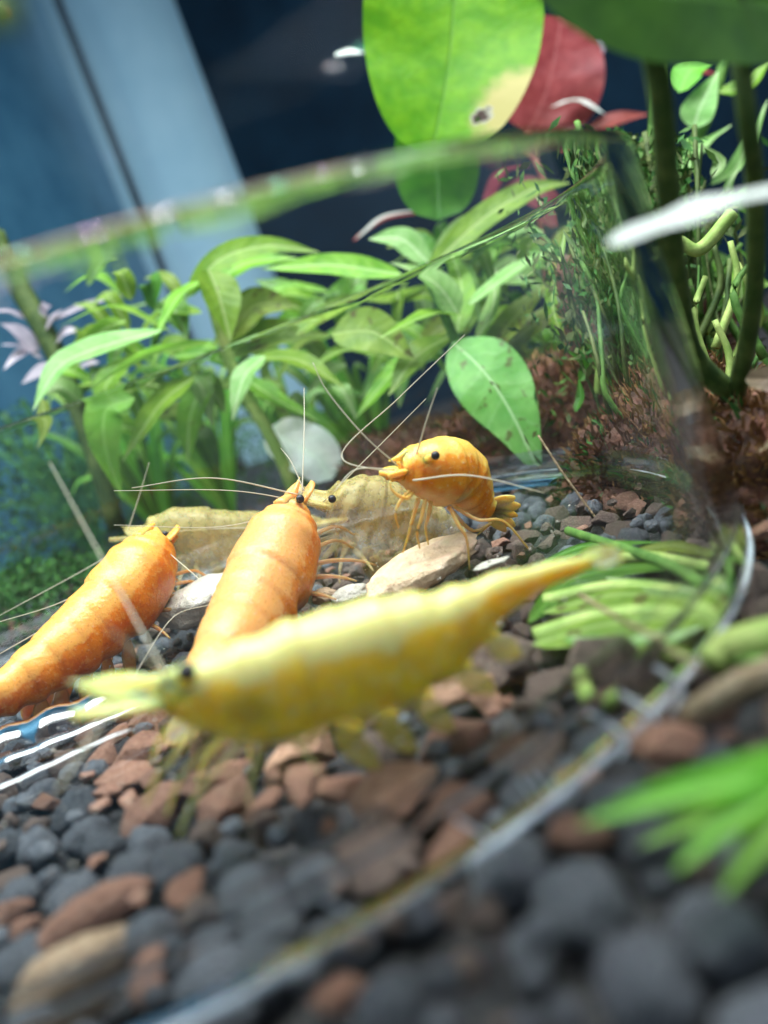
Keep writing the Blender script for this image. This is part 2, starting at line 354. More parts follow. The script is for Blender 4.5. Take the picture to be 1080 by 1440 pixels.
BROWN = [chip_mesh('granule', M['soil_brown'], 20 + i, (1.05, .85, .72)) for i in range(5)]
REDS = [chip_mesh('granule', M['red'], 40 + i, (1.1, .8, .55)) for i in range(6)]
pts = []; cell = {}
rr = random.Random(3)
KEEP = []                                   # places taken by the single stones: (centre, radius)
def stone(name, px, py, z, size, mat, label, flat=(1, .8, .6), rot=0, amp=.3, seed=1, tilt=0.0, cat='stone'):
    P = onz(px, py, z); me = chip_mesh(name, mat, seed + 100, flat) if amp > .15 else blob_mesh(name, mat, seed, 3, amp, 1.4, flat)
    o = link(name, me, None, P); o.scale = (size,) * 3; o.rotation_euler = (tilt, 0, rot)
    KEEP.append((P, size * .85)); return tag(o, label, cat)
stone('clay_stone', 552, 1112, -.16, .36, M['red_light'], 'large rounded red clay stone under the dish floor below the yellow shrimp', (.95, .85, .52), .6, .18, 3)
stone('clay_stone', 628, 1128, -.2, .19, M['red'], 'small dull red stone tucked beside the large rounded red one', (1, .8, .6), .2, .3, 4)
stone('clay_stone', 132, 1285, -.15, .34, M['red'], 'long smooth reddish stone lying over the tan pebble', (1, .36, .4), .45, .12, 5)
stone('tan_pebble', 105, 1362, -.15, .32, M['tan'], 'long tan pebble lying below the smooth reddish stone', (1, .42, .45), .35, .15, 6)
stone('clay_stone', 218, 1356, -.16, .15, M['red'], 'small salmon coloured stone beside the long tan pebble', (.9, .7, .7), .5, .2, 7)
stone('clay_stone', 645, 975, -.16, .32, M['red_light'], 'flat orange red stone under the yellow shrimp tail', (1, .7, .4), .1, .25, 8)
stone('brown_stone', 852, 945, -.12, .34, M['soil_brown'], 'pointed brown stone beside the green leaves under the dish', (.9, .7, 1.0), .4, .3, 9)
stone('brown_stone', 700, 935, -.18, .36, M['soil_brown'], 'rough brown stone with red flecks under the yellow shrimp tail', (1, .8, .6), .2, .35, 10)
stone('clay_stone', 430, 1060, -.19, .38, M['red_light'], 'flat red slab under the belly of the yellow shrimp', (1, .5, .4), .6, .3, 12)
stone('clay_stone', 280, 1285, -.16, .14, M['soil_brown'], 'small brown stone among the dark granules near the long reddish stone', (1, .8, .8), .3, .2, 13)
stone('clay_stone', 945, 1050, -.05, .18, M['red'], 'crumbly red stone outside the dish beside the dry twig', (1, .8, .8), .3, .45, 14)
cands = []
for k in range(34):                          # flat clay slabs lying between the granules
    ppx, ppy = (rr.uniform(60, 480), rr.uniform(1000, 1135)) if k % 2 else (rr.uniform(580, 800), rr.uniform(860, 1060))
    P = onz(ppx, ppy, -.1); r = rr.uniform(.2, .3)
    if any((P.x - Q.x) ** 2 + (P.y - Q.y) ** 2 < (R + r * .7) ** 2 for Q, R in KEEP): continue
    KEEP.append((P, r * .8)); dz = proj(P)[2]
    cands.append((r / dz, rr.choice(REDS if k % 2 or rr.random() < .4 else BROWN), Vector((P.x, P.y, -.02 - r * .55)), r, (rr.uniform(-.15, .15), rr.uniform(-.1, .1), rr.uniform(0, 6.28)), True))
for k in range(60000):
    x = rr.uniform(-13, 9); y = rr.uniform(1.6, 19)
    d = math.hypot(x, y); px, py, dz = proj(Vector((x, y, -.1)))
    if dz < .8 or not (-140 < px < 1220 and 500 < py < 1640): continue
    ind = math.hypot(x - DC.x, y - DC.y) < DR + .1
    r = rr.choice((rr.uniform(.14, .22), rr.uniform(.14, .22), rr.uniform(.14, .22) if ind and k < 9000 else rr.uniform(.06, .12)))
    g = (int(x / .4), int(y / .4)); bad = False
    for gi in (-1, 0, 1):
        for gj in (-1, 0, 1):
            for (qx, qy, qr) in cell.get((g[0] + gi, g[1] + gj), ()):
                if (x - qx) ** 2 + (y - qy) ** 2 < ((r + qr) * .8) ** 2: bad = True
    if bad or any((x - P.x) ** 2 + (y - P.y) ** 2 < (R + r * .4) ** 2 for P, R in KEEP): continue
    cell.setdefault(g, []).append((x, y, r))
    top = (-.015 - abs(rr.gauss(0, .035))) if ind else rr.uniform(-.06, .1)
    redz = (120 < px < 470 and 1000 < py < 1125)
    q = rr.random()
    if px > 480 and 780 < py < 1080: q = q * .55
    kind = 'r' if q < (.62 if redz else .10) else 'b' if q < (.85 if redz else .36 if py > 1000 else .6) else 's'
    me = rr.choice({'r': REDS, 'b': BROWN, 's': SOIL}[kind])
    zs = {'r': .62, 'b': .75, 's': .9}[kind]
    cands.append((r / dz, me, Vector((x, y, top - r * zs)), r, (rr.uniform(-.3, .3), rr.uniform(-.3, .3), rr.uniform(0, 6.28)), -60 < px < 1140 and py < 1490))
cands.sort(key=lambda c: -c[0] if c[5] else 1)
for c in cands[:300]:
    o = link('granule', c[1], substrate, c[2]); o.scale = (c[3],) * 3; o.rotation_euler = c[4]
rest = {}
for c in cands[300:2300]:
    rest.setdefault(c[1].materials[0].name, []).append(c)
for mn, cs in rest.items():
    V = []; Fc = []; base = 0
    for c in cs:
        me = c[1]; co = np.empty(len(me.vertices) * 3); me.vertices.foreach_get('co', co); co = co.reshape(-1, 3)
        Rm = np.array(Matrix.Rotation(c[4][2], 3, 'Z') @ Matrix.Rotation(c[4][0], 3, 'X'))
        V.append(co @ Rm.T * c[3] + np.array(c[2]) * S)
        Fc += [tuple(i + base for i in p.vertices) for p in me.polygons]; base += len(co)
    me = bpy.data.meshes.new('gravel'); me.from_pydata(np.concatenate(V).tolist(), [], Fc); me.materials.append(bpy.data.materials[mn])
    me.polygons.foreach_set('use_smooth', [True] * len(me.polygons))
    tag(link('gravel', me, substrate), kind='stuff')

# ------------------------------------------------------------------ glass dish
def revolve(profile, seg=192):
    v = []; f = []; n = len(profile)
    for i in range(seg):
        a = 2 * math.pi * i / seg
        for (r, z) in profile: v.append(DC + Vector((r * math.cos(a), r * math.sin(a), z)))
    for i in range(seg):
        for j in range(n - 1): f.append((i * n + j, ((i + 1) % seg) * n + j, ((i + 1) % seg) * n + j + 1, i * n + j + 1))
    return v, f
W = .17; prof = []; REV = False
RF = DR - W - .09
HL = .13; ri = DR - W
prof += [(RF, 0.0), (RF + .02, 0.0), (DR - HL - .02, 0.0), (DR - HL, 0.0)]
for k in range(1, 11): a = k / 10 * math.pi / 2; prof.append((DR - HL + HL * math.sin(a), HL - HL * math.cos(a)))
prof += [(DR, HL + .02)] + [(DR, HL + .02 + (DH - .16 - HL) * k / 6) for k in range(1, 7)] + [(DR, DH - .12)]
for k in range(0, 15):                       # fire-polished rim
    a = math.pi * k / 14; prof.append((DR - W / 2 + W / 2 * math.cos(a), DH - .1 + .1 * math.sin(a)))
prof += [(ri, DH - .12)] + [(ri, FLOOR + .25 + (DH - .4 - FLOOR) * k / 6) for k in range(6, 0, -1)] + [(ri, FLOOR + .11), (ri, FLOOR + .09)]
for k in range(1, 13): a = k / 12 * math.pi / 2; prof.append((RF + (ri - RF) * math.cos(a), FLOOR + .09 * (1 - math.sin(a))))
bm_ = MB(); _v, _f = revolve(prof); bm_.add(_v, [tuple(reversed(f)) for f in _f] if REV else _f, mi=0)
ring = [(RF, FLOOR)]
for r, h in ((3.2, 0), (1.6, 0), (.02, 0)): ring.append((r, FLOOR + h))
bm_.add(*revolve(ring), mi=1)
bm_.add(*revolve([(.02, 0.0), (1.5, 0), (3, 0), (RF, 0.0)]), mi=1)
def _nz(f): a, b_, c_ = (bm_.v[i] for i in f[:3]); return (b_ - a).cross(c_ - a).z
bm_.f = [tuple(reversed(f)) if mi == 1 and _nz(f) < 0 else f for f, mi in zip(bm_.f, bm_.mi)]     # both floor faces look upwards
dish = bm_.build('glass_dish', [M['glass'], M['glass_base']], origin=DC)
tag(dish, 'clear round glass dish with thick rim set on the gravel around the shrimp', 'dish')

# pale ring painting the bright highlight along the foot
eb = MB(); eb.add(*revolve([(DR + .002 + .02 * math.cos(a), .04 + .02 * math.sin(a)) for a in (math.radians(q) for q in range(-90, 151, 20))])); eb.build('foot_highlight', M['edge'], dish)
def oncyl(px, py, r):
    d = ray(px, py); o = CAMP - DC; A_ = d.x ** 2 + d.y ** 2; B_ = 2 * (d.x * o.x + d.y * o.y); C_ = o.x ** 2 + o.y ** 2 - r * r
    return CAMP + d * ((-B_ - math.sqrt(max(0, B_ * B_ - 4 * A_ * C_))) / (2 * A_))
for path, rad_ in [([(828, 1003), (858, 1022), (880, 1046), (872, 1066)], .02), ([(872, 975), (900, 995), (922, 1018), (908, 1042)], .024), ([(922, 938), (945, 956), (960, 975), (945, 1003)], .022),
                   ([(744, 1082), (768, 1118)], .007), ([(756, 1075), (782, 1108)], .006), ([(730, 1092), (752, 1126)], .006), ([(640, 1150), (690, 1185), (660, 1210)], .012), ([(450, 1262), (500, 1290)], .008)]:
    gb = MB(); gb.add(*tube([oncyl(x_, y_, DR + .004) for x_, y_ in path], lambda t_, q=rad_: q * (.35 + .65 * math.sin(math.pi * min(1, .1 + t_ * .9))), 12, 6)); gb.build('added_glint', M['glint'], dish)  # lamp glints on the outer wall, painted as thin pale tubes
cb = MB(); cb.add(*revolve([(DR - .55 + (.55 - W - .012) * q, FLOOR + .004 + .2 * q ** 2.2) for q in (k / 10 for k in range(11))][::-1])); cb.build('heel_chamfer', M['chamfer'], dish)
hb_ = MB(); hb_.add(*revolve([(DR + .004 + .012 * math.sin(math.pi * q / 8), .09 + .30 * q / 8) for q in range(9)])); hb_.build('heel_band', M['heel'], dish)
# glass ridges added on the floor to catch the lamp as glare streaks
for (x0, y0, x1, y1, rw, rh) in [(-70, 1072, 258, 955, .24, .15), (-60, 1098, 235, 985, .08, .06), (-60, 1135, 190, 1025, .05, .04)]:
    A_, B_ = onz(x0, y0, FLOOR), onz(x1, y1, FLOOR); T_ = (B_ - A_).normalized(); sd_ = Vector((T_.y, -T_.x, 0)); vv = []; ff = []
    for i in range(25):
        tt = i / 24; k_ = math.sin(math.pi * min(1, max(.0, tt))) ** .35 * (1 + .12 * math.sin(tt * 31))
        for j in range(11):
            a = math.pi * j / 10; vv.append(A_.lerp(B_, tt) + sd_ * (math.cos(a) * rw * k_ + .03 * math.sin(tt * 5)) + Vector((0, 0, math.sin(a) * rh * k_ + .002)))
    for i in range(24):
        for j in range(10): ff.append((i * 11 + j, i * 11 + j + 1, (i + 1) * 11 + j + 1, (i + 1) * 11 + j))
    rb_ = MB(); rb_.add(vv, ff); rb_.build('added_glint', M['glint_glass'], dish)

# ------------------------------------------------------------------ plants
def leaf_verts(pts, width, profile='lance', roll=0.0, cup=.18, wave=.05, nt=16, nw=6, seed=0, face=None, hole=None):
    P = catmull(pts, nt); v = []; luv = []; f = []
    for i, p in enumerate(P):
        tt = i / nt
        T = (P[min(i + 1, nt)] - P[max(i - 1, 0)]).normalized()
        h = face if face else ((CAMP - p).normalized() * .6 + Vector((0, 0, .8)))
        sd = T.cross(h).normalized(); nn = sd.cross(T)
        q = Matrix.Rotation(roll, 3, T); sd = q @ sd; nn = q @ nn
        if profile == 'lance': pw = (math.sin(math.pi * min(1, tt ** .78)) ** (.8 if tt < .41 else 1.05) if 0 < tt < 1 else 0)
        elif profile == 'oval': pw = math.sqrt(max(0, 1 - (2 * tt - 1) ** 2)) ** .85
        elif profile == 'spoon': pw = (.12 + .88 * (math.sin(math.pi * max(0, (tt - .15) / .85) ** .9) ** .7 if tt > .15 else 0)) if tt < .999 else .0
        else: pw = (1 - tt ** 3) * min(1, .45 + tt * 3)
        hw = width / 2 * pw + .004
        for j in range(nw + 1):
            s = 2 * j / nw - 1
            o = nn * (cup * hw * (abs(s) ** 1.5) + wave * hw * abs(s) * math.sin(tt * 15 + seed * 2.1 + (0 if s > 0 else 2)))
            v.append(p + sd * (s * hw) + o); luv.append((tt, s, hw))
    for i in range(nt):
        for j in range(nw):
            a = i * (nw + 1) + j
            if hole:
                l = luv[a]
                if ((l[0] - hole[0]) * 4.2) ** 2 + (l[1] - hole[1]) ** 2 < hole[2] ** 2: continue
            f.append((a, a + 1, a + nw + 2, a + nw + 1))
    return v, f, luv
_ls = [0]
def leaf(root, pts, wpx, mat='leaf', profile='lance', **kw):
    """pts: (px, py, depth); wpx: full width in photo pixels at the middle"""
    wpx = wpx * (.82 if (mat in ('leaf', 'leaf_pale', 'leaf_olive') and profile == 'lance') else 1); P = [at(*p) for p in pts]; dm = sum(p[2] for p in pts) / len(pts); _ls[0] += 1
    kw.setdefault('seed', _ls[0]); kw.setdefault('roll', math.sin(_ls[0] * 2.4) * .35)
    v, f, l = leaf_verts(P, wpx * dm / F_PX, profile, **kw)
    b = MB(); b.add(v, f, luv=l); return b.build('leaf', M[mat], root)
def stem(root, pts, rad, mat='stem', name='stem', px=True, n=18, k=8):
    P = [at(*p) for p in pts] if px else pts
    b = MB(); b.add(*tube(P, rad, n, k)); return b.build(name, M[mat], root)
def plant(name, base, label, cat='plant', group=None): return thing(name, base, label, cat, group)

# rosette behind the dish
pr = plant('stem_plant', Vector((2.0, 13.0, -.2)), 'leafy green plant with one broad leaf drooping over the orange shrimp')
stem(pr, [Vector((2.0, 13.0, -.3)), Vector((1.95, 12.9, 1.0)), at(640, 455, 12.6), at(600, 370, 12.9)], (.11, .06), px=False)
for pts_, wd, mt, kw in [
    ([(645, 478, 12.4), (690, 520, 12.0), (730, 580, 11.7), (772, 672, 11.4)], 112, 'leaf_fresh', dict(roll=.1, cup=.1, nt=22, nw=8)),
    ([(570, 385, 13.2), (470, 372, 13.3), (368, 378, 13.4)], 46, 'leaf', dict(roll=-.3)),
    ([(665, 440, 12.6), (610, 440, 12.3), (538, 474, 12.0)], 52, 'leaf', {}),
    ([(600, 385, 13.2), (680, 310, 13.4), (760, 262, 13.6), (832, 245, 13.8)], 50, 'leaf', dict(roll=.4)),
    ([(670, 425, 12.7), (740, 375, 12.9), (815, 335, 13.1)], 46, 'leaf_pale', {}),
    ([(655, 440, 12.6), (620, 395, 12.5), (552, 368, 12.4)], 70, 'leaf_pale', dict(roll=.3)),
    ([(835, 310, 12.6), (803, 390, 12.4), (803, 440, 12.3), (832, 498, 12.2)], 26, 'leaf', {}),
    ([(690, 500, 12.9), (740, 440, 13.1), (800, 385, 13.4)], 52, 'leaf_olive', {}),
    ([(700, 500, 13.2), (770, 450, 13.4), (850, 400, 13.6)], 50, 'leaf_olive', {}),
    ([(610, 370, 13.5), (570, 335, 13.6), (522, 335, 13.7)], 46, 'leaf_pale', {}),
    ([(610, 380, 13.4), (660, 320, 13.8), (730, 285, 14.0)], 44, 'leaf_pale', dict(roll=.6)),
    ([(470, 468, 12.9), (530, 465, 12.6), (590, 505, 12.4)], 80, 'leaf_olive', dict(roll=.4)),
    ([(640, 470, 12.8), (590, 500, 12.6), (550, 555, 12.5)], 58, 'leaf', {}),
    ([(650, 470, 12.8), (660, 400, 13.3), (640, 340, 13.8)], 48, 'leaf', {}),
    ([(680, 470, 12.9), (705, 430, 13.0), (715, 370, 13.5)], 40, 'leaf_pale', {}),
    ([(700, 470, 13.3), (760, 500, 13.6), (800, 470, 13.9)], 46, 'leaf_olive', {}),
    ([(620, 480, 13.2), (560, 520, 13.5), (500, 590, 13.6)], 52, 'leaf', {}),
    ([(660, 360, 14.2), (720, 350, 14.4), (790, 310, 14.6)], 42, 'leaf', {}),
    ([(610, 400, 14.0), (555, 420, 14.2), (490, 415, 14.4)], 55, 'leaf', {}),
]: leaf(pr, pts_, wd, mt, **kw)

pl = plant('stem_plant', Vector((-1.2, 14.0, -.2)), 'bushy green plant with arching pointed leaves in front of the pale wall')
stem(pl, [Vector((-1.2, 14.0, -.3)), Vector((-1.2, 13.9, 1.2)), at(330, 520, 13.7), at(300, 430, 13.6), at(290, 390, 13.6)], (.12, .07), 'stem_pale', px=False)
stem(pl, [at(300, 510, 13.6), at(340, 525, 13.4), at(430, 520, 13.2)], (.06, .05), 'stem_pale')
for pts_, wd, mt, kw in [
    ([(262, 420, 13.4), (310, 365, 13.3), (380, 345, 13.4), (452, 354, 13.5)], 46, 'leaf', dict(roll=.4)),
    ([(300, 400, 13.7), (350, 370, 13.8), (420, 362, 13.9)], 50, 'leaf', {}),
    ([(240, 466, 13.4), (160, 432, 13.3), (82, 460, 13.2)], 34, 'leaf', dict(roll=.5)),
    ([(232, 464, 13.0), (130, 492, 12.7), (80, 520, 12.6), (46, 578, 12.5)], 72, 'leaf_pale', dict(roll=.1)),
    ([(285, 395, 13.3), (250, 420, 13.1), (218, 478, 13.0)], 48, 'leaf', {}),
    ([(295, 380, 13.2), (310, 420, 13.0), (325, 480, 12.9)], 72, 'leaf', dict(roll=-.5, cup=.4)),
    ([(315, 480, 13.8), (360, 430, 13.7), (420, 430, 13.6)], 72, 'leaf_olive', dict(roll=.3)),
    ([(300, 480, 13.3), (210, 500, 13.1), (122, 550, 13.0)], 54, 'leaf', {}),
    ([(190, 560, 12.8), (150, 575, 12.7), (148, 630, 12.6), (172, 702, 12.6)], 52, 'leaf_bright', {}),
    ([(275, 530, 13.2), (225, 570, 13.0), (172, 650, 12.9)], 68, 'leaf', {}),
    ([(375, 500, 13.0), (345, 530, 12.9), (328, 592, 12.8)], 50, 'leaf_pale', {}),
    ([(350, 505, 13.2), (420, 505, 13.0), (490, 545, 12.9)], 54, 'leaf', {}),
    ([(320, 500, 13.9), (380, 470, 13.9), (470, 470, 13.9)], 62, 'leaf_olive', {}),
    ([(300, 520, 13.9), (270, 580, 13.8), (265, 650, 13.8)], 50, 'leaf', {}),
    ([(190, 500, 13.6), (150, 540, 13.5), (150, 590, 13.5)], 50, 'leaf', {}),
    ([(60, 560, 13.4), (64, 600, 13.3), (52, 632, 13.3)], 30, 'leaf_olive', {}),
    ([(330, 520, 13.6), (390, 560, 13.5), (450, 590, 13.5)], 46, 'leaf', {}),
    ([(285, 440, 13.9), (230, 440, 14.0), (190, 480, 14.1)], 50, 'leaf', {}),
    ([(420, 470, 13.5), (480, 430, 13.4), (560, 405, 13.3)], 48, 'leaf_olive', {}),
]: leaf(pl, pts_, wd, mt, **kw)

rf = random.Random(21)
for k in range(130):
    root_ = pr if k % 2 else pl
    x0, y0 = (rf.uniform(540, 830), rf.uniform(330, 520)) if k % 2 else (rf.uniform(110, 500), rf.uniform(390, 620))
    d_ = rf.uniform(13.6, 15.6); a_ = rf.uniform(0, 6.28); ln = rf.uniform(60, 120); dx, dy = math.cos(a_) * ln, math.sin(a_) * ln * .7
    leaf(root_, [(x0, y0, d_), (x0 + dx * .5, y0 + dy * .5 - rf.uniform(5, 25), d_ - .2), (x0 + dx, y0 + dy + rf.uniform(-10, 20), d_ - .1)], rf.uniform(22, 44), rf.choice(['leaf', 'leaf_olive', 'leaf_fresh', 'leaf', 'leaf_dark', 'leaf_pale', 'leaf']), nt=12, nw=4, cup=.3, wave=.1)

# pale spoon leaf, low behind the shrimp
pw_ = plant('pale_leaf_plant', Vector(onz(420, 700, -.2)), 'single small whitish leaf on a short stalk behind the shrimp')
leaf(pw_, [(382, 600, 14.2), (410, 620, 14.1), (445, 640, 14.0), (470, 672, 14.0)], 78, 'leaf_white', 'oval', roll=.2)
stem(pw_, [Vector(onz(420, 700, -.2)), at(440, 650, 14.1)], (.05, .03), 'stem_pale', px=False)

# grass tufts far behind, one plant each
rg = random.Random(11)
for gi, (gx, gy, gd, lab) in enumerate([(230, 740, 17, 'tuft of narrow green blades behind the leftmost pale shrimp'), (330, 735, 18, 'tuft of curved green blades behind the pale shrimp heads'),
                                   (460, 720, 18.5, 'tuft of narrow green blades behind the small whitish leaf'), (550, 690, 17, 'tuft of narrow green blades beside the brown rock'),
                                   (120, 740, 19, 'teal tuft of blades at the foot of the dark pink leaved stem')]):
    B = at(gx, gy, gd); B.z = max(-.3, min(B.z, .1)); g = plant('grass_tuft', B, lab, 'grass', 'grass tufts behind the dish')
    for k in range(17):
        a = rg.uniform(0, 6.28); L = rg.uniform(1.6, 3.6); sp = rg.uniform(.3, 1.7)
        tipv = B + Vector((math.cos(a) * sp, math.sin(a) * sp * .5, L)); mid = B.lerp(tipv, .55) + Vector((0, 0, .5))
        v, f, l = leaf_verts([B, mid, tipv, tipv + Vector((math.cos(a) * .3, 0, -.2))], rg.uniform(.12, .26), 'blade', nt=10, nw=2, seed=k)
        b = MB(); b.add(v, f, luv=l); b.build('blade', M['leaf_teal' if gi == 4 else rg.choice(['leaf_bright', 'leaf', 'leaf_dark'])], g)

# dark stem with pinkish whorls, left
pk = plant('pink_stem_plant', at(165, 745, 15), 'dark upright stem carrying small whorls of pinkish white leaves')
stem(pk, [at(165, 745, 15), at(120, 600, 15), at(70, 480, 15), at(15, 385, 15), at(-10, 330, 15)], (.16, .2), 'stem_dark', px=False)
for a_, b_, w_ in [((55, 495), (0, 455), 26), ((60, 505), (0, 485), 22), ((65, 470), (88, 435), 24), ((75, 485), (108, 465), 22), ((50, 490), (5, 520), 22), ((70, 460), (60, 425), 20), ((65, 455), (175, 415), 10), ((90, 515), (30, 540), 24), ((100, 530), (140, 510), 20), ((40, 450), (-20, 440), 22)]:
    leaf(pk, [(*a_, 15), ((a_[0] + b_[0]) / 2, (a_[1] + b_[1]) / 2 - 6, 14.8), (*b_, 14.6)], w_, 'leaf_pink')

# broad-leaved plant at the back: bright leaf, added leaf imitating its refracted tip, red leaves
pb = plant('broad_leaf_plant', Vector((5.0, 14.5, -.2)), 'large bright green oval leaf with a brown torn hole, hanging behind the dish rim')
leaf(pb, [(648, -130, 14.0), (640, -30, 13.9), (630, 90, 13.8), (606, 222, 13.6)], 250, 'leaf_big', 'oval', nt=64, nw=40, roll=.0, cup=.22, wave=.04, face=Vector((.05, -1, .25)), hole=(.84, -.6, .035))
leaf(pb, [(610, 130, 14.3), (620, 220, 14.2), (622, 308, 14.1)], 128, 'leaf_dark', 'oval', nt=20, roll=.1, cup=.1, face=Vector((.05, -1, .25)))
stem(pb, [Vector((5.0, 14.5, -.3)), at(915, 300, 14.6), at(925, 60, 14.6), at(860, -130, 14.4), at(660, -126, 14.0)], (.14, .08), 'stem', px=False)
stem(pb, [at(612, 132, 14.3), at(640, 0, 14.5), at(655, -120, 14.1)], .05, 'stem')
rd = plant('red_leaf_plant', Vector((4.2, 17.2, -.2)), 'red round leaved plant partly hidden behind the big bright leaf')
leaf(rd, [(740, 190, 16.5), (770, 120, 16.4), (790, 20, 16.3)], 150, 'leaf_red', 'oval', roll=0, cup=.15, face=Vector((.1, -1, .4)))
leaf(rd, [(820, 120, 16.6), (838, 80, 16.5), (848, 50, 16.4)], 34, 'leaf_pink', 'oval')
leaf(rd, [(850, 160, 16.2), (810, 142, 16.1), (772, 152, 16.0)], 22, 'leaf_white')
leaf(rd, [(500, 338, 16.2), (545, 308, 16.2), (605, 296, 16.3)], 18, 'leaf_red')
leaf(rd, [(505, 334, 16.15), (545, 303, 16.15), (600, 293, 16.2)], 6, 'leaf_white')
leaf(rd, [(720, 280, 16.2), (760, 262, 16.1), (830, 300, 16.0)], 50, 'leaf_red', 'oval')
leaf(rd, [(690, 300, 16.3), (720, 240, 16.3), (770, 225, 16.3)], 36, 'leaf_red')
leaf(rd, [(820, 200, 16.3), (860, 170, 16.2), (915, 160, 16.2)], 26, 'leaf_red')
leaf(rd, [(940, 110, 16.3), (970, 100, 16.2), (1010, 105, 16.2)], 40, 'leaf_red')
leaf(rd, [(470, 78, 17.5), (490, 74, 17.4), (512, 74, 17.3)], 17, 'leaf_white')
stem(rd, [Vector((4.2, 17.2, -.3)), at(790, 260, 16.5), at(740, 188, 16.5)], (.1, .06), 'stem_red', px=False)
stem(rd, [at(790, 280, 16.5), at(830, 200, 16.5), at(850, 158, 16.3)], .05, 'stem_red')
stem(rd, [at(790, 280, 16.5), at(680, 290, 16.5), at(600, 296, 16.3)], .05, 'stem_red')
stem(rd, [at(740, 188, 16.5), at(640, 100, 17), at(512, 74, 17.3)], .05, 'stem_red')
stem(rd, [at(830, 200, 16.5), at(900, 150, 16.4), at(1005, 104, 16.2)], .05, 'stem_red')

# leafy green stems at the back right
gr = plant('upright_leaf_plant', Vector((7.0, 13.8, -.2)), 'upright plant with pale green pointed leaves behind the dark stalks')
stem(gr, [Vector((7.0, 13.8, -.3)), at(960, 300, 13.5), at(1000, 150, 13.4), at(1040, 20, 13.3)], (.12, .08), 'stem', px=False)
for pts_, wd, mt in [([(975, 180, 13.2), (985, 150, 13.1), (1010, 100, 13)], 60, 'leaf_pale'), ([(960, 250, 13.2), (985, 210, 13.1), (1030, 175, 13)], 55, 'leaf_pale'), ([(955, 130, 13.1), (970, 100, 13.1), (1000, 90, 13.1)], 46, 'leaf_bright'),
                   ([(1010, 130, 13.3), (1050, 120, 13.2), (1085, 80, 13.1)], 40, 'leaf'), ([(1000, 260, 13.3), (1040, 230, 13.2), (1080, 140, 13.1)], 46, 'leaf_pale'), ([(960, 300, 13.4), (930, 250, 13.3), (925, 190, 13.2)], 50, 'leaf'),
                   ([(985, 330, 13.2), (1010, 290, 13.2), (1060, 270, 13.1)], 44, 'leaf'), ([(960, 380, 13.3), (1000, 370, 13.3), (1050, 390, 13.2)], 44, 'leaf_dark'), ([(1000, 430, 13.2), (1040, 400, 13.1), (1085, 400, 13)], 50, 'leaf'),
                   ([(960, 440, 13.2), (940, 400, 13.1), (920, 360, 13)], 40, 'leaf_pale'), ([(900, 420, 13.3), (880, 380, 13.2), (858, 340, 13.1)], 36, 'leaf_pale')]:
    leaf(gr, pts_, wd, mt)

# near broad leaf with thick stalks, upper right
pn = plant('anubias_plant', at(1035, 560, 7.4), 'dark broad leaf on thick stalks overhanging the right side of the dish')
leaf(pn, [(1190, 20, 5.4), (1030, 0, 5.0), (900, -15, 4.8), (745, -55, 4.7)], 200, 'leaf_dark', 'oval', roll=0, cup=.15, face=Vector((-.1, -1, .15)), nt=24, nw=8)
stem(pn, [at(905, 20, 4.9), at(928, 130, 5.2), at(938, 250, 5.7), at(952, 400, 6.5), at(975, 500, 7.2), at(1030, 556, 7.4)], (.065, .095), 'stem_dark', px=False)
stem(pn, [at(1025, -90, 5.0), at(1050, 160, 5.25), at(1062, 260, 5.8), at(1060, 420, 6.6), at(1035, 560, 7.4)], (.055, .075), 'stem_dark', px=False)
wl = plant('painted_sheen_leaf', at(1110, 560, 5.6), 'leaf painted white for lamp sheen, seen edge on beside the thick dark stalks')
leaf(wl, [(1130, 262, 4.0), (1020, 285, 4.0), (935, 315, 4.05), (852, 345, 4.1)], 92, 'leaf_white', 'oval', roll=0, cup=.1, face=Vector((-.1, -.28, 1)))  # white colour stands in for lamp light reflected off the leaf
stem(wl, [at(1125, 262, 4.0), at(1150, 320, 4.3), at(1140, 450, 5), at(1110, 560, 5.6)], (.06, .08), 'stem', px=False)

# root and stalk thicket on the right, seen through the wall of the dish
th = plant('root_thicket', Vector((3.6, 10.4, -.2)), 'thicket of thin green brown roots and stalks behind the right wall of the dish')
rt = random.Random(5)
for k in range(56):
    x0 = rt.uniform(805, 1030); dpt = rt.uniform(9.8, 11.8); y1 = rt.uniform(520, 740); y0 = rt.uniform(170, 440); n_ = 6; path = []
    x1 = x0 * .5 + 920 * .5 + (y1 - y0) * .16; ph = rt.uniform(0, 6); am = rt.uniform(6, 30)
    for q in range(n_ + 1):
        tq = q / n_; path.append((x0 + (x1 - x0) * tq + am * math.sin(ph + tq * rt.uniform(4, 7)), y0 + (y1 - y0) * tq, dpt + .25 * math.sin(ph * 2 + tq * 5)))
    stem(th, path, (rt.uniform(.012, .04), rt.uniform(.012, .05)), rt.choice(['root', 'stem_dark', 'root', 'stem', 'stem_dark']), 'root', n=18, k=5)
for k in range(20):
    x0 = rt.uniform(940, 1075); y0 = rt.uniform(330, 500); d = rt.uniform(9, 11.5)
    stem(th, [(x0, y0, d), (x0 + rt.uniform(-40, 40), y0 + 60, d), (x0 + rt.uniform(-30, 60), y0 + 150, d)], (.03, .05), rt.choice(['stem', 'stem_dark', 'stem_pale']), 'stalk', n=10, k=6)
for (a_, b_, c_) in [((865, 545, 11), (875, 505, 10.9), (905, 492, 10.8)), ((990, 465, 10), (1000, 460, 10), (1010, 470, 10)), ((955, 340, 9), (985, 350, 9), (1030, 300, 9))]:
    stem(th, [a_, b_, c_], .07, 'stem_pale', 'shoot')
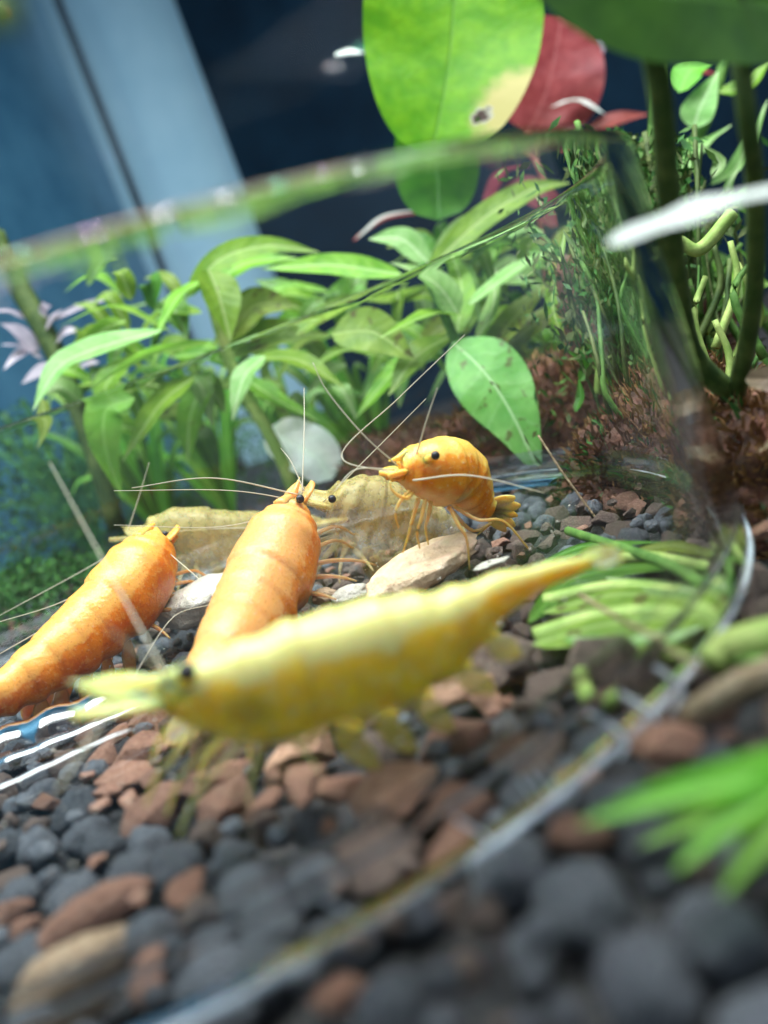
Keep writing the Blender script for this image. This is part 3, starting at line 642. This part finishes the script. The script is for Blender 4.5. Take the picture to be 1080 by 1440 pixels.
for k in range(46):
    x0 = rt.uniform(825, 1070); y0 = rt.uniform(190, 560); d = rt.uniform(10.5, 12.3)
    leaf(th, [(x0, y0 + 34, d), (x0 + rt.uniform(-14, 14), y0 + 12, d), (x0 + rt.uniform(-26, 26), y0 - 14, d)], rt.uniform(10, 26), rt.choice(['leaf_dark', 'leaf', 'leaf_pale', 'leaf_olive', 'leaf_dark']), nt=8, nw=2)
mb = MB()
for k in range(9000):
    y0 = rt.uniform(185, 720); cx_ = 880 + (y0 - 185) * .17; x0 = cx_ + rt.gauss(0, 62); d = rt.uniform(9.9, 11.9)
    if noise.noise(Vector((x0 * .014, y0 * .006, d * .6))) < -.02: continue
    p = at(x0, y0, d); q = Vector((rt.uniform(-1, 1), rt.uniform(-1, 1), rt.uniform(-1.6, .5))).normalized() * rt.uniform(.09, .3); sd_ = q.cross(Vector((rt.uniform(-1, 1), rt.uniform(-1, 1), .4))).normalized() * rt.uniform(.012, .045)
    mb.add([p, p + q * .5 + sd_, p + q, p + q * .5 - sd_], [(0, 1, 2, 3)], mi=rt.choice((0, 0, 1, 1, 2)))
tag(mb.build('moss', [M['moss'], M['root'], M['stem']], th), kind='stuff')
tl = plant('dry_leaf', at(1060, 560, 7.0), 'tan dry leaf lying against the stalks outside the dish')
leaf(tl, [(1150, 515, 6.6), (1100, 532, 6.7), (1048, 534, 6.8)], 44, 'leaf_tan', 'oval')
leaf(tl, [(1160, 585, 6.6), (1110, 610, 6.7), (1062, 638, 6.8)], 36, 'leaf_tan', 'lance')

# brown rock with fuzz, behind the dish
def rough_rock(name, c, rad, seed, label):
    bm = bmesh.new(); bmesh.ops.create_icosphere(bm, subdivisions=5, radius=1)
    for v in bm.verts:
        d = v.co.normalized(); o = Vector((seed, 0, 0))
        r = 1 + .3 * noise.noise(d * 1.5 + o) + .16 * noise.noise(d * 4 + o) + .09 * noise.noise(d * 10 + o)
        v.co = Vector((d.x * rad[0], d.y * rad[1], d.z * rad[2])) * r * S
    me = bpy.data.meshes.new(name); bm.to_mesh(me); me.materials.append(M['rock'])
    me.polygons.foreach_set('use_smooth', [True] * len(me.polygons))
    co = [v.co.copy() / S for v in bm.verts]; no = [v.normal.copy() for v in bm.verts]; bm.free()
    root = thing(name, c, label, 'rock'); link('rock_body', me, root)
    for mat, cnt, L, nm in (('fuzz', 2600, .16, 'algae'), ('moss', 700, .2, 'moss')):
        b = MB(); r_ = random.Random(seed)
        for k in range(cnt):
            i = r_.randrange(len(co)); p = co[i] + c
            if mat == 'moss' and noise.noise(co[i] * 1.2) < .05: continue
            d = (no[i] + Vector((r_.uniform(-1, 1), r_.uniform(-1, 1), r_.uniform(-.4, 1)))).normalized() * L * r_.uniform(.4, 1.2)
            s = d.cross(Vector((r_.uniform(-1, 1), 1, .3))).normalized() * .016
            q = p + d * .5 + Vector((r_.uniform(-.04, .04), 0, r_.uniform(-.02, .05)))
            b.add([p - s, p + s, q + s * .8, q - s * .8, p + d], [(0, 1, 2, 3), (3, 2, 4)])
        o = b.build(nm, M[mat], root); tag(o, kind='stuff')
    return root
rough_rock('lava_rock', Vector((2.6, 12.6, .1)), (1.7, .9, 1.05), 3, 'dark red brown lava rock with rusty algae behind the orange shrimp')
rough_rock('lava_rock', Vector((4.1, 11.9, .5)), (1.0, .8, 1.7), 8, 'tall brown mossy lava rock in front of the root thicket')
rough_rock('lava_rock', Vector((.6, 14.0, 0)), (1.3, .8, .9), 12, 'low brown lava rock under the bushy green plant')

for (px_, py_, rd_, sd_, lb_) in [(925, 660, (1.0, .8, .75), 15, 'crumbly dark brown lava rock touching the right wall of the dish'), (800, 635, (1.1, .7, .7), 17, 'rust brown lava rock below the drooping broad leaf'), (1010, 640, (.8, .9, 1.0), 19, 'dark mossy lava rock at the foot of the thick stalks'), (1090, 700, (.7, .7, .8), 23, 'dark lava rock beside the tan dry leaf outside the dish')]:
    rough_rock('lava_rock', onz(px_, py_, -.15), rd_, sd_, lb_)

# moss mats
def moss_mat(c, rx, ry, h, cnt, seed, mats=('moss',)):
    r_ = random.Random(seed); b = MB()
    for k in range(cnt):
        a = r_.uniform(0, 6.28); q = math.sqrt(r_.random()); x = math.cos(a) * q * rx; y = math.sin(a) * q * ry
        z = h * (1 - q * q) * (.5 + .5 * r_.random()) + .15 * noise.noise(Vector((x, y, 0)) * 2)
        p = c + Vector((x, y, z)); d = Vector((r_.uniform(-1, 1), r_.uniform(-1, 1), r_.uniform(0, 1.2))).normalized() * r_.uniform(.06, .16)
        s = d.cross(Vector((r_.uniform(-1, 1), r_.uniform(-1, 1), .5))).normalized() * r_.uniform(.02, .05)
        b.add([p, p + d * .5 + s, p + d, p + d * .5 - s], [(0, 1, 2, 3)])
    return b.build('moss', [M[mats[0]]], None, origin=c)
tag(moss_mat(Vector((-7.3, 14.6, -.3)), 4.6, 2.6, 1.3, 9000, 2), 'dark green moss mat on the ground left of the dish', 'moss', kind='stuff')
tag(moss_mat(Vector((-7.2, 18.5, -.5)), 4.2, 2.0, 4.4, 8000, 4), 'tall dark green moss mound behind the dark pink leaved stem', 'moss', kind='stuff')
tag(moss_mat(Vector((-4.5, 21, -.4)), 5.0, 3.0, 3.2, 5000, 3), 'hazy dark green moss mound far behind the pale shrimp', 'moss', kind='stuff')

# leaves pressed under the dish floor, right, and bits lying outside
lf = plant('fallen_leaf_cluster', onz(880, 850, -.1), 'cluster of broad fallen green leaves lying under the right of the dish floor')
def flat_leaf(root, pxs, width, mat, z=-.02, prof='lance'):
    P = [onz(x, y, z + .02 * (i % 2)) for i, (x, y) in enumerate(pxs)]
    v, f, l = leaf_verts(P, width, prof, face=Vector((.1, -.2, 1)), cup=-.12, wave=.03)
    b = MB(); b.add(v, f, luv=l); return b.build('leaf', M[mat], root)
for pxs, wd, mt in [([(745, 905), (830, 880), (920, 870), (1000, 890)], .34, 'leaf_olive'), ([(760, 860), (860, 835), (960, 845), (1015, 880)], .26, 'leaf_olive'), ([(740, 875), (800, 815), (900, 795), (1000, 800)], .24, 'leaf_dark'),
                  ([(800, 925), (830, 905), (900, 915), (985, 925)], .2, 'leaf_olive'), ([(880, 775), (950, 765), (1030, 790)], .22, 'leaf_olive'), ([(760, 790), (830, 765), (930, 760)], .18, 'leaf_dark'),
                  ([(780, 890), (860, 900), (960, 880)], .16, 'leaf_pale'), ([(850, 810), (930, 825), (1030, 840)], .2, 'leaf_pale')]:
    flat_leaf(lf, pxs, wd, mt)
stem(lf, [onz(835, 905, .0), onz(815, 925, .0), onz(812, 960, -.02), onz(822, 985, -.04)], .05, 'stem_pale', px=False)
for pxs, rd_ in [([(750, 898), (830, 872), (920, 864), (1000, 884)], .085), ([(765, 846), (860, 826), (950, 834)], .07), ([(800, 800), (900, 782), (1005, 800)], .06)]:
    stem(lf, [onz(x_, y_, -.04) for x_, y_ in pxs], (rd_, rd_ * .75), 'stem_pale', px=False)
stem(lf, [onz(1010, 850, .0), onz(930, 790, .0), onz(800, 745, -.0)], .045, 'stem', px=False)
sg = plant('fallen_sprig', onz(1060, 900, 0), 'yellow green fallen sprig lying on the gravel outside the dish')
stem(sg, [onz(1130, 895, .1), onz(1060, 905, .1), onz(1020, 915, .08), onz(1000, 935, .05)], (.13, .08), 'stem_pale', px=False)
stem(sg, [onz(1130, 940, .08), onz(1060, 930, .06), onz(1015, 925, .04)], (.05, .03), 'stem', 'shoot', px=False)
tw = MB(); tw.add(*tube([onz(1140, 925, .1), onz(1060, 955, .12), onz(1000, 985, .08), onz(965, 1010, .0)], (.09, .05), 14, 8))
tag(tw.build('dry_twig', M['twig'], origin=onz(1060, 955, .0)), 'dry beige twig lying on the gravel against the dish', 'twig')
tw = MB(); tw.add(*tube([onz(990, 940, .25), onz(880, 880, .22), onz(810, 835, .2)], (.012, .016), 10, 5))
tag(tw.build('straw', M['twig'], origin=onz(880, 880, .2)), 'thin straw coloured fibre lying on the dish floor over green leaves', 'straw')
tw = MB(); tw.add(*tube([at(760, 610, 9.4), at(800, 670, 9.3), at(860, 750, 9.1)], (.012, .014), 10, 5)); 
tag(tw.build('straw', M['twig'], origin=at(860, 750, 9.1)), 'thin reddish fibre leaning on the far side of the dish', 'straw')

# near blades, lower right
nb = plant('near_grass', onz(1150, 1160, -.1), 'bright green grass blades leaning over dark gravel outside the dish')
B0 = onz(1150, 1160, -.1)
for pts_, wd in [([(1180, 1060, 3.3), (1060, 1095, 3.2), (950, 1120, 3.15), (818, 1158, 3.1)], 66), ([(1170, 1050, 3.2), (1080, 1120, 3.1), (1010, 1170, 3.05), (950, 1225, 3.0)], 52), ([(1180, 1100, 3.1), (1100, 1160, 3.0), (1060, 1200, 2.98), (1015, 1262, 2.95)], 52), ([(1170, 1080, 3.5), (1040, 1130, 3.5), (900, 1190, 3.45)], 50)]:
    leaf(nb, pts_, wd, 'leaf_bright', 'blade', roll=.1, cup=.5, wave=.02)
stem(nb, [B0, at(1185, 1100, 3.2), at(1175, 1060, 3.3)], (.08, .05), 'stem', px=False)

# ------------------------------------------------------------------ shrimp
def shrimp(label, spine, H, mat, up=(0, 0, 1), ws=.8, eyes=(), antennae=(), legs=True, rostrum=.5, fan=1.0, fan_dir=None, prof=None, pleo=True, scale_len=.3, floor=FLOOR, legspread=.5, seed=0, pxlegs=(), fan_side=None):
    P0 = [at(*p) for p in spine]; N = 84; K = 26; P = catmull(P0, N); up = Vector(up).normalized(); r_ = random.Random(seed + 50)
    L = sum((P[i + 1] - P[i]).length for i in range(N))
    prof = prof or [(0, .22), (.05, .42), (.12, .68), (.22, .93), (.34, 1.0), (.39, .98), (.48, .95), (.58, .86), (.7, .68), (.82, .48), (.92, .33), (1, .2)]
    def hh(s):
        for (a, x), (b_, y) in zip(prof, prof[1:]):
            if s <= b_: q = (s - a) / (b_ - a); q = q * q * (3 - 2 * q); return x + (y - x) * q
        return prof[-1][1]
    root = thing('shrimp', Vector((P[N // 2].x, P[N // 2].y, floor)), label, 'shrimp', None)
    b = MB(); fr = []
    v = []; ht = []; sg_ = []; f = []
    edges = [.39, .48, .57, .665, .76, .86, .97]
    for i in range(N + 1):
        s = i / N; T = (P[min(i + 1, N)] - P[max(i - 1, 0)]).normalized(); side = T.cross(up).normalized(); u = side.cross(T)
        h = hh(s) * H; bumpk = 0; se = 0
        if s > .39:
            j = max(k for k, e in enumerate(edges) if s >= e); e0 = edges[j]; e1 = edges[j + 1] if j + 1 < len(edges) else 1.03
            q = (s - e0) / (e1 - e0); bumpk = .038 * (q ** 1.5) - .012; se = max(0, 1 - q * 6) 
        elif s > .33: bumpk = .05 * ((s - .33) / .06)
        h *= 1 + bumpk
        fr.append((P[i], T, side, u, h))
        for k in range(K):
            a = 2 * math.pi * k / K; cx, sy = math.cos(a), math.sin(a)
            vy = sy * (1.0 if sy > 0 else (.92 if s < .39 else .8)); cxx = math.copysign(abs(cx) ** .85, cx)
            wob = 1 + .02 * noise.noise(Vector((s * 14, cx * 1.5, sy * 1.5 + seed)))
            if s > .39 and sy < -.3: wob *= 1 + .07 * math.cos((s - .39) / .094 * 2 * math.pi)
            v.append(P[i] + (side * (cxx * h * ws) + u * (vy * h)) * wob); ht.append(sy); sg_.append(se * (1 if sy > -.7 else .3))
    for i in range(N):
        for k in range(K): f.append((i * K + k, (i + 1) * K + k, (i + 1) * K + (k + 1) % K, i * K + (k + 1) % K))
    f.append(tuple(range(K))); f.append(tuple(N * K + k for k in range(K - 1, -1, -1)))
    b.add(v, f, ht=ht, seg=sg_, thin=[0.] * len(v), sl=[(i // K) / N for i in range(len(v))])
    def addt(pts, rad, thin, hv=.2, n=10, k=6):
        vv, ff = tube(pts, rad, n, k); b.add(vv, ff, ht=[hv] * len(vv), seg=[0.] * len(vv), thin=[thin] * len(vv), sl=[1.] * len(vv))
    def paddle(p, d, sd, ln, wd, thin, hv=.4, th_=.012):
        d = d.normalized(); sd = (sd - d * sd.dot(d)).normalized(); nn = d.cross(sd); vv = []; ff = []; n_ = 9; k_ = 8
        for i in range(n_ + 1):
            t_ = i / n_; w_ = wd * (math.sin(math.pi * (.12 + .85 * t_)) ** .7)
            for j in range(k_): a = 2 * math.pi * j / k_; vv.append(p + d * ln * t_ + sd * math.cos(a) * w_ + nn * math.sin(a) * th_)
        for i in range(n_):
            for j in range(k_): ff.append((i * k_ + j, i * k_ + (j + 1) % k_, (i + 1) * k_ + (j + 1) % k_, (i + 1) * k_ + j))
        ff.append(tuple(range(k_ - 1, -1, -1))); ff.append(tuple(n_ * k_ + j for j in range(k_)))
        b.add(vv, ff, ht=[hv] * len(vv), seg=[0.] * len(vv), thin=[thin] * len(vv), sl=[1.] * len(vv))
    p, T, side, u, h = fr[0]; Fd = -T
    # rostrum and antennal scales
    q = fr[8]
    addt([q[0] + q[3] * q[4] * .82, p + u * h * .9 + Fd * .1 * H, p + u * h * .75 + Fd * rostrum * H * 1.6], lambda t_: H * (.16 * (1 - t_) + .012), .0, .8, 10, 8)
    for sgn in (-1, 1):
        paddle(p + side * sgn * h * .5 - Fd * .1 * H, Fd + side * sgn * .18 - u * .1, side + u * .4 * sgn, scale_len * H * 2.2, H * .27, .35, .75, .03)
        addt([p + side * sgn * h * .3 - u * h * .3, p + Fd * .4 * H + side * sgn * h * .5 - u * h * .5], (H * .14, H * .06), .2, .3, 6, 6)
    # tail fan
    pe, Te, se_, ue, he = fr[-1]; D = (Vector(fan_dir).normalized() if fan_dir else Te)
    if fan_side: se_ = Vector(fan_side).normalized()
    if fan:
        paddle(pe - D * .06, D, se_, H * 1.5 * fan, H * .2, .6, .5)
        for sgn in (-1, 1):
            paddle(pe - D * .06, D + se_ * sgn * .35, se_, H * 1.6 * fan, H * .24, .7, .5)
            paddle(pe - D * .06, D + se_ * sgn * .75, se_, H * 1.45 * fan, H * .24, .7, .5)
    # walking legs
    if legs:
        for i, s in enumerate((.15, .2, .25, .3, .35)):
            for sgn in (-1, 1):
                q = fr[int(s * N)]; a0 = q[0] - q[3] * q[4] * .7 + q[2] * sgn * q[4] * ws * .3
                if i < 2:   # small claws picking at the food
                    k1 = a0 + -q[1] * H * .55 - q[3] * H * .45 + q[2] * sgn * H * .3; k2 = k1 - q[1] * H * .25 - q[3] * H * (.55 + .2 * r_.random())
                    addt([a0, k1, k2], lambda t_: H * (.06 - .035 * t_), .8, .2, 10, 6); continue
                out = (q[2] * sgn * legspread + q[1] * (-.55 + .32 * (i - 2)) * 1.3); out.z = 0
                reach = H * (1.3 + .25 * r_.random())
                k1 = a0 + out * reach * .55 - Vector((0, 0, 1)) * (a0.z - floor) * .25
                ft = a0 + out * reach * 1.25; ft.z = floor + .012
                addt([a0, k1, k1.lerp(ft, .45) + out * H * .12, ft], lambda t_: H * (.075 - .052 * t_), .85, .2, 14, 6)
    for lg in pxlegs: addt([at(*q) for q in lg], lambda t_: H * (.07 - .045 * t_), .8, .3, 14, 6)
    if pleo:
        for i, s in enumerate((.44, .52, .6, .68, .76)):
            for sgn in (-1, 1):
                q = fr[int(s * N)]
                paddle(q[0] - q[3] * q[4] * .7 + q[2] * sgn * q[4] * .35, -q[3] * .9 + q[1] * .55 + q[2] * sgn * .15, q[1], H * (.95 - .08 * i), H * .2, .75, -.2)
    # eye stalks
    eobjs = []
    for (ex, ey, ed, er) in eyes:
        e = at(ex, ey, ed); s_ = min(fr[:16], key=lambda q: (q[0] - e).length)
        addt([s_[0] + s_[3] * s_[4] * .2, e], (er * 1.1, er * .8), .1, .6, 4, 8); eobjs.append((e, er))
    body = b.build('body', M[mat], root)
    for e, er in eobjs:
        bm = bmesh.new(); bmesh.ops.create_uvsphere(bm, u_segments=14, v_segments=10, radius=er * S)
        me = bpy.data.meshes.new('eye'); bm.to_mesh(me); bm.free(); me.materials.append(M['eye']); me.polygons.foreach_set('use_smooth', [True] * len(me.polygons))
        link('eye', me, root, e - Vector(root.location) / S)
    for an in antennae:
        rad = an[0]; bb = MB(); bb.add(*tube([at(*q_) for q_ in an[1]], (rad * .7, rad * .3), 28, 5)); bb.build('antenna', M['antenna'], root)
    return root

# front yellow shrimp
shrimp('bright yellow shrimp stretched across the dish with a pale stripe along its back',
       [(222, 976, 4.75), (300, 978, 4.8), (390, 969, 4.86), (500, 938, 4.95), (610, 898, 5.05), (710, 832, 5.15), (838, 783, 5.25)], .385, 'yellow', up=(.25, -.28, 1), ws=.66,
       eyes=[(262, 943, 4.55, .05)], rostrum=.75, scale_len=.55, fan=.3,
       prof=[(0, .24), (.06, .38), (.12, .57), (.27, .86), (.39, .98), (.46, 1.0), (.55, .99), (.64, .86), (.73, .64), (.8, .42), (.89, .23), (1, .09)],
       antennae=[(.022, [(165, 985, 4.6), (120, 1050, 4.5), (80, 1110, 4.4)]), (.01, [(240, 960, 4.8), (130, 760, 5.6), (70, 650, 6.2)]), (.018, [(240, 955, 4.7), (200, 920, 4.5), (150, 880, 4.3)])], legspread=.35, seed=1)
# middle orange shrimp
shrimp('plump pale orange shrimp seen from its back, head raised beside the pale shrimp',
       [(418, 705, 8.7), (405, 745, 8.55), (385, 800, 8.25), (355, 865, 7.8), (318, 930, 7.2), (282, 985, 6.7), (262, 1010, 6.45)], .43, 'orange_pale', up=(-.25, -.55, 1), ws=.86,
       eyes=[(422, 701, 8.5, .042), (374, 728, 8.5, .042)], rostrum=.35, fan=.42, fan_dir=tuple(onz(240, 1050, .3) - onz(262, 1010, .4)),
       antennae=[(.011, [(425, 690, 8.6), (428, 600, 8.9), (428, 545, 9.2)]), (.01, [(428, 690, 8.6), (410, 650, 8.7), (395, 630, 8.8)]), (.012, [(420, 695, 8.6), (300, 672, 8.4), (185, 686, 8.2)]), (.009, [(415, 715, 8.5), (310, 740, 8.3), (160, 738, 8.1)])], seed=2)
# left orange shrimp
shrimp('deep orange shrimp with its tail towards the glass edge, at the left of the group',
       [(222, 762, 9.6), (205, 795, 9.4), (175, 840, 9.1), (125, 890, 8.75), (70, 935, 8.4), (10, 975, 8.1), (-45, 1005, 7.9)], .42, 'orange', up=(-.1, -.5, 1), ws=.86,
       eyes=[(196, 772, 9.3, .03)], rostrum=.2, fan=.8,
       prof=[(0, .5), (.04, .62), (.12, .82), (.22, .98), (.34, 1.02), (.39, .96), (.48, .92), (.58, .84), (.7, .7), (.82, .55), (.92, .45), (1, .3)],
       antennae=[(.012, [(205, 770, 9.5), (100, 840, 9.2), (-20, 880, 9.0)]), (.012, [(200, 790, 9.3), (100, 860, 8.8), (-20, 930, 8.4)]), (.009, [(230, 770, 9.5), (300, 840, 8.4), (240, 870, 8.0), (165, 990, 7.4)])], seed=3)
# back orange shrimp
shrimp('bright orange shrimp standing on the tan food wafer and facing the pale shrimp',
       [(564, 662, 7.95), (582, 661, 8.0), (612, 663, 8.1), (640, 668, 8.3), (662, 692, 8.42), (678, 710, 8.5), (692, 716, 8.52)], .31, 'orange_yellow', up=(.1, -.1, 1), ws=.9,
       eyes=[(612, 640, 7.72, .04), (575, 632, 8.1, .036)], rostrum=.25, fan=.68, fan_dir=(.8, -.1, -.5), fan_side=(.5, -.25, .8), floor=.5,
       prof=[(0, .42), (.06, .55), (.16, .75), (.3, .95), (.42, 1.08), (.55, 1.0), (.66, .8), (.78, .58), (.9, .46), (1, .34)],
       antennae=[(.014, [(585, 640, 7.85), (600, 590, 7.7), (615, 545, 7.6)]), (.012, [(560, 655, 7.9), (510, 610, 7.8), (460, 550, 7.8), (440, 510, 7.8)]), (.014, [(580, 675, 7.8), (660, 668, 7.6), (765, 692, 7.5)]), (.012, [(555, 660, 7.9), (500, 660, 7.8), (470, 690, 7.7)]), (.01, [(555, 665, 7.9), (480, 640, 8.0), (560, 560, 8.2), (655, 470, 8.5)])], legspread=.45, seed=4, legs=False, pleo=False,
       pxlegs=[[(588, 700, 7.95), (578, 735, 7.9), (574, 752, 7.9), (566, 776, 7.95)], [(598, 702, 7.9), (592, 728, 7.85), (586, 748, 7.85), (590, 770, 7.9)], [(606, 704, 8.0), (602, 725, 8.0), (598, 742, 8.0), (602, 765, 8.05)],
               [(632, 712, 8.0), (645, 738, 7.9), (656, 758, 7.9), (660, 800, 7.95)], [(640, 712, 8.1), (672, 730, 8.0), (708, 732, 8.0), (745, 772, 8.1)], [(630, 712, 8.2), (664, 745, 8.3), (690, 735, 8.35), (660, 760, 8.4)],
               [(575, 690, 7.85), (562, 705, 7.8), (556, 722, 7.8), (560, 742, 7.85)], [(580, 692, 7.9), (570, 700, 7.75), (552, 690, 7.7), (548, 676, 7.7)]])
# pale shrimp
shrimp('translucent pale yellow shrimp between the two orange ones, facing left',
       [(462, 708, 9.0), (480, 715, 9.0), (510, 728, 9.05), (550, 738, 9.15), (595, 745, 9.35), (630, 752, 9.5), (655, 760, 9.6)], .46, 'glassy', up=(0, -.15, 1), ws=.75,
       eyes=[(467, 701, 8.7, .04)], rostrum=.4, fan=.7,
       antennae=[(.01, [(455, 705, 9.0), (520, 640, 8.9), (600, 560, 8.8)]), (.01, [(455, 712, 9.0), (330, 690, 8.8), (160, 690, 8.7)])], seed=5)
shrimp('translucent pale yellow shrimp behind the orange ones, beside the cream coloured food lump',
       [(208, 752, 10.4), (232, 755, 10.3), (275, 760, 10.3), (325, 762, 10.4), (375, 752, 10.6), (420, 742, 10.8), (450, 735, 11.0)], .40, 'glassy', up=(0, -.1, 1), ws=.75,
       eyes=[(232, 751, 9.98, .042)], rostrum=.6, fan=.7, scale_len=.6,
       antennae=[(.011, [(200, 752, 10.4), (120, 800, 10.1), (-10, 870, 9.6)]), (.01, [(180, 745, 10.4), (195, 700, 10.4), (210, 650, 10.4)]), (.009, [(200, 750, 10.3), (330, 742, 10.0), (470, 745, 9.8)])], seed=6)

# ------------------------------------------------------------------ food and debris in the dish
def lump(name, px, py, dep_, rad, mat, label, rot=0, amp=.12, seed=1, tilt=(0, 0), cat='food'):
    c = at(px, py, dep_); me = blob_mesh(name, M[mat], seed, 4, amp, 1.5, rad); o = link(name, me, None, c)
    o.rotation_euler = (tilt[0], tilt[1], rot); return tag(o, label, cat)
lump('food_wafer', 592, 796, 8.15, (.58, .34, .15), 'wafer', 'flat oval tan food wafer under the feet of the orange shrimp', .25, .1, 2, (.15, -.1))
lump('food_lump', 285, 845, 9.6, (.52, .4, .22), 'cream', 'smooth cream coloured food lump below the translucent shrimp', .2, .15, 3)
lump('food_crumb', 492, 838, 8.3, (.2, .13, .1), 'cream', 'small white food crumb between the orange shrimp and the wafer', .2, .25, 4)
lump('food_crumb', 455, 838, 8.4, (.12, .1, .08), 'wafer', 'tiny tan food crumb beside the plump orange shrimp', .2, .25, 5)
lump('food_crumb', 690, 792, 7.6, (.16, .08, .03), 'cream', 'thin white flake above the back of the yellow shrimp', -.2, .2, 6)
rb = random.Random(9); b = MB()
for k in range(220):
    a = rb.uniform(0, 6.28); q = DR * .8 * math.sqrt(rb.random()); p = DC + Vector((math.cos(a) * q, math.sin(a) * q, FLOOR + .004)); s = rb.uniform(.006, .022)
    d1 = Vector((rb.uniform(-1, 1), rb.uniform(-1, 1), .2)).normalized() * s * rb.uniform(1, 2.2); d2 = Vector((-d1.y, d1.x, 0)) * .5
    b.add([p - d1, p + d2, p + d1, p - d2, p + Vector((0, 0, s))], [(0, 1, 4), (1, 2, 4), (2, 3, 4), (3, 0, 4), (3, 2, 1, 0)])
tag(b.build('debris', M['debris'], origin=DC + Vector((0, 0, FLOOR))), 'fine pale food dust scattered over the dish floor', 'debris', kind='stuff')
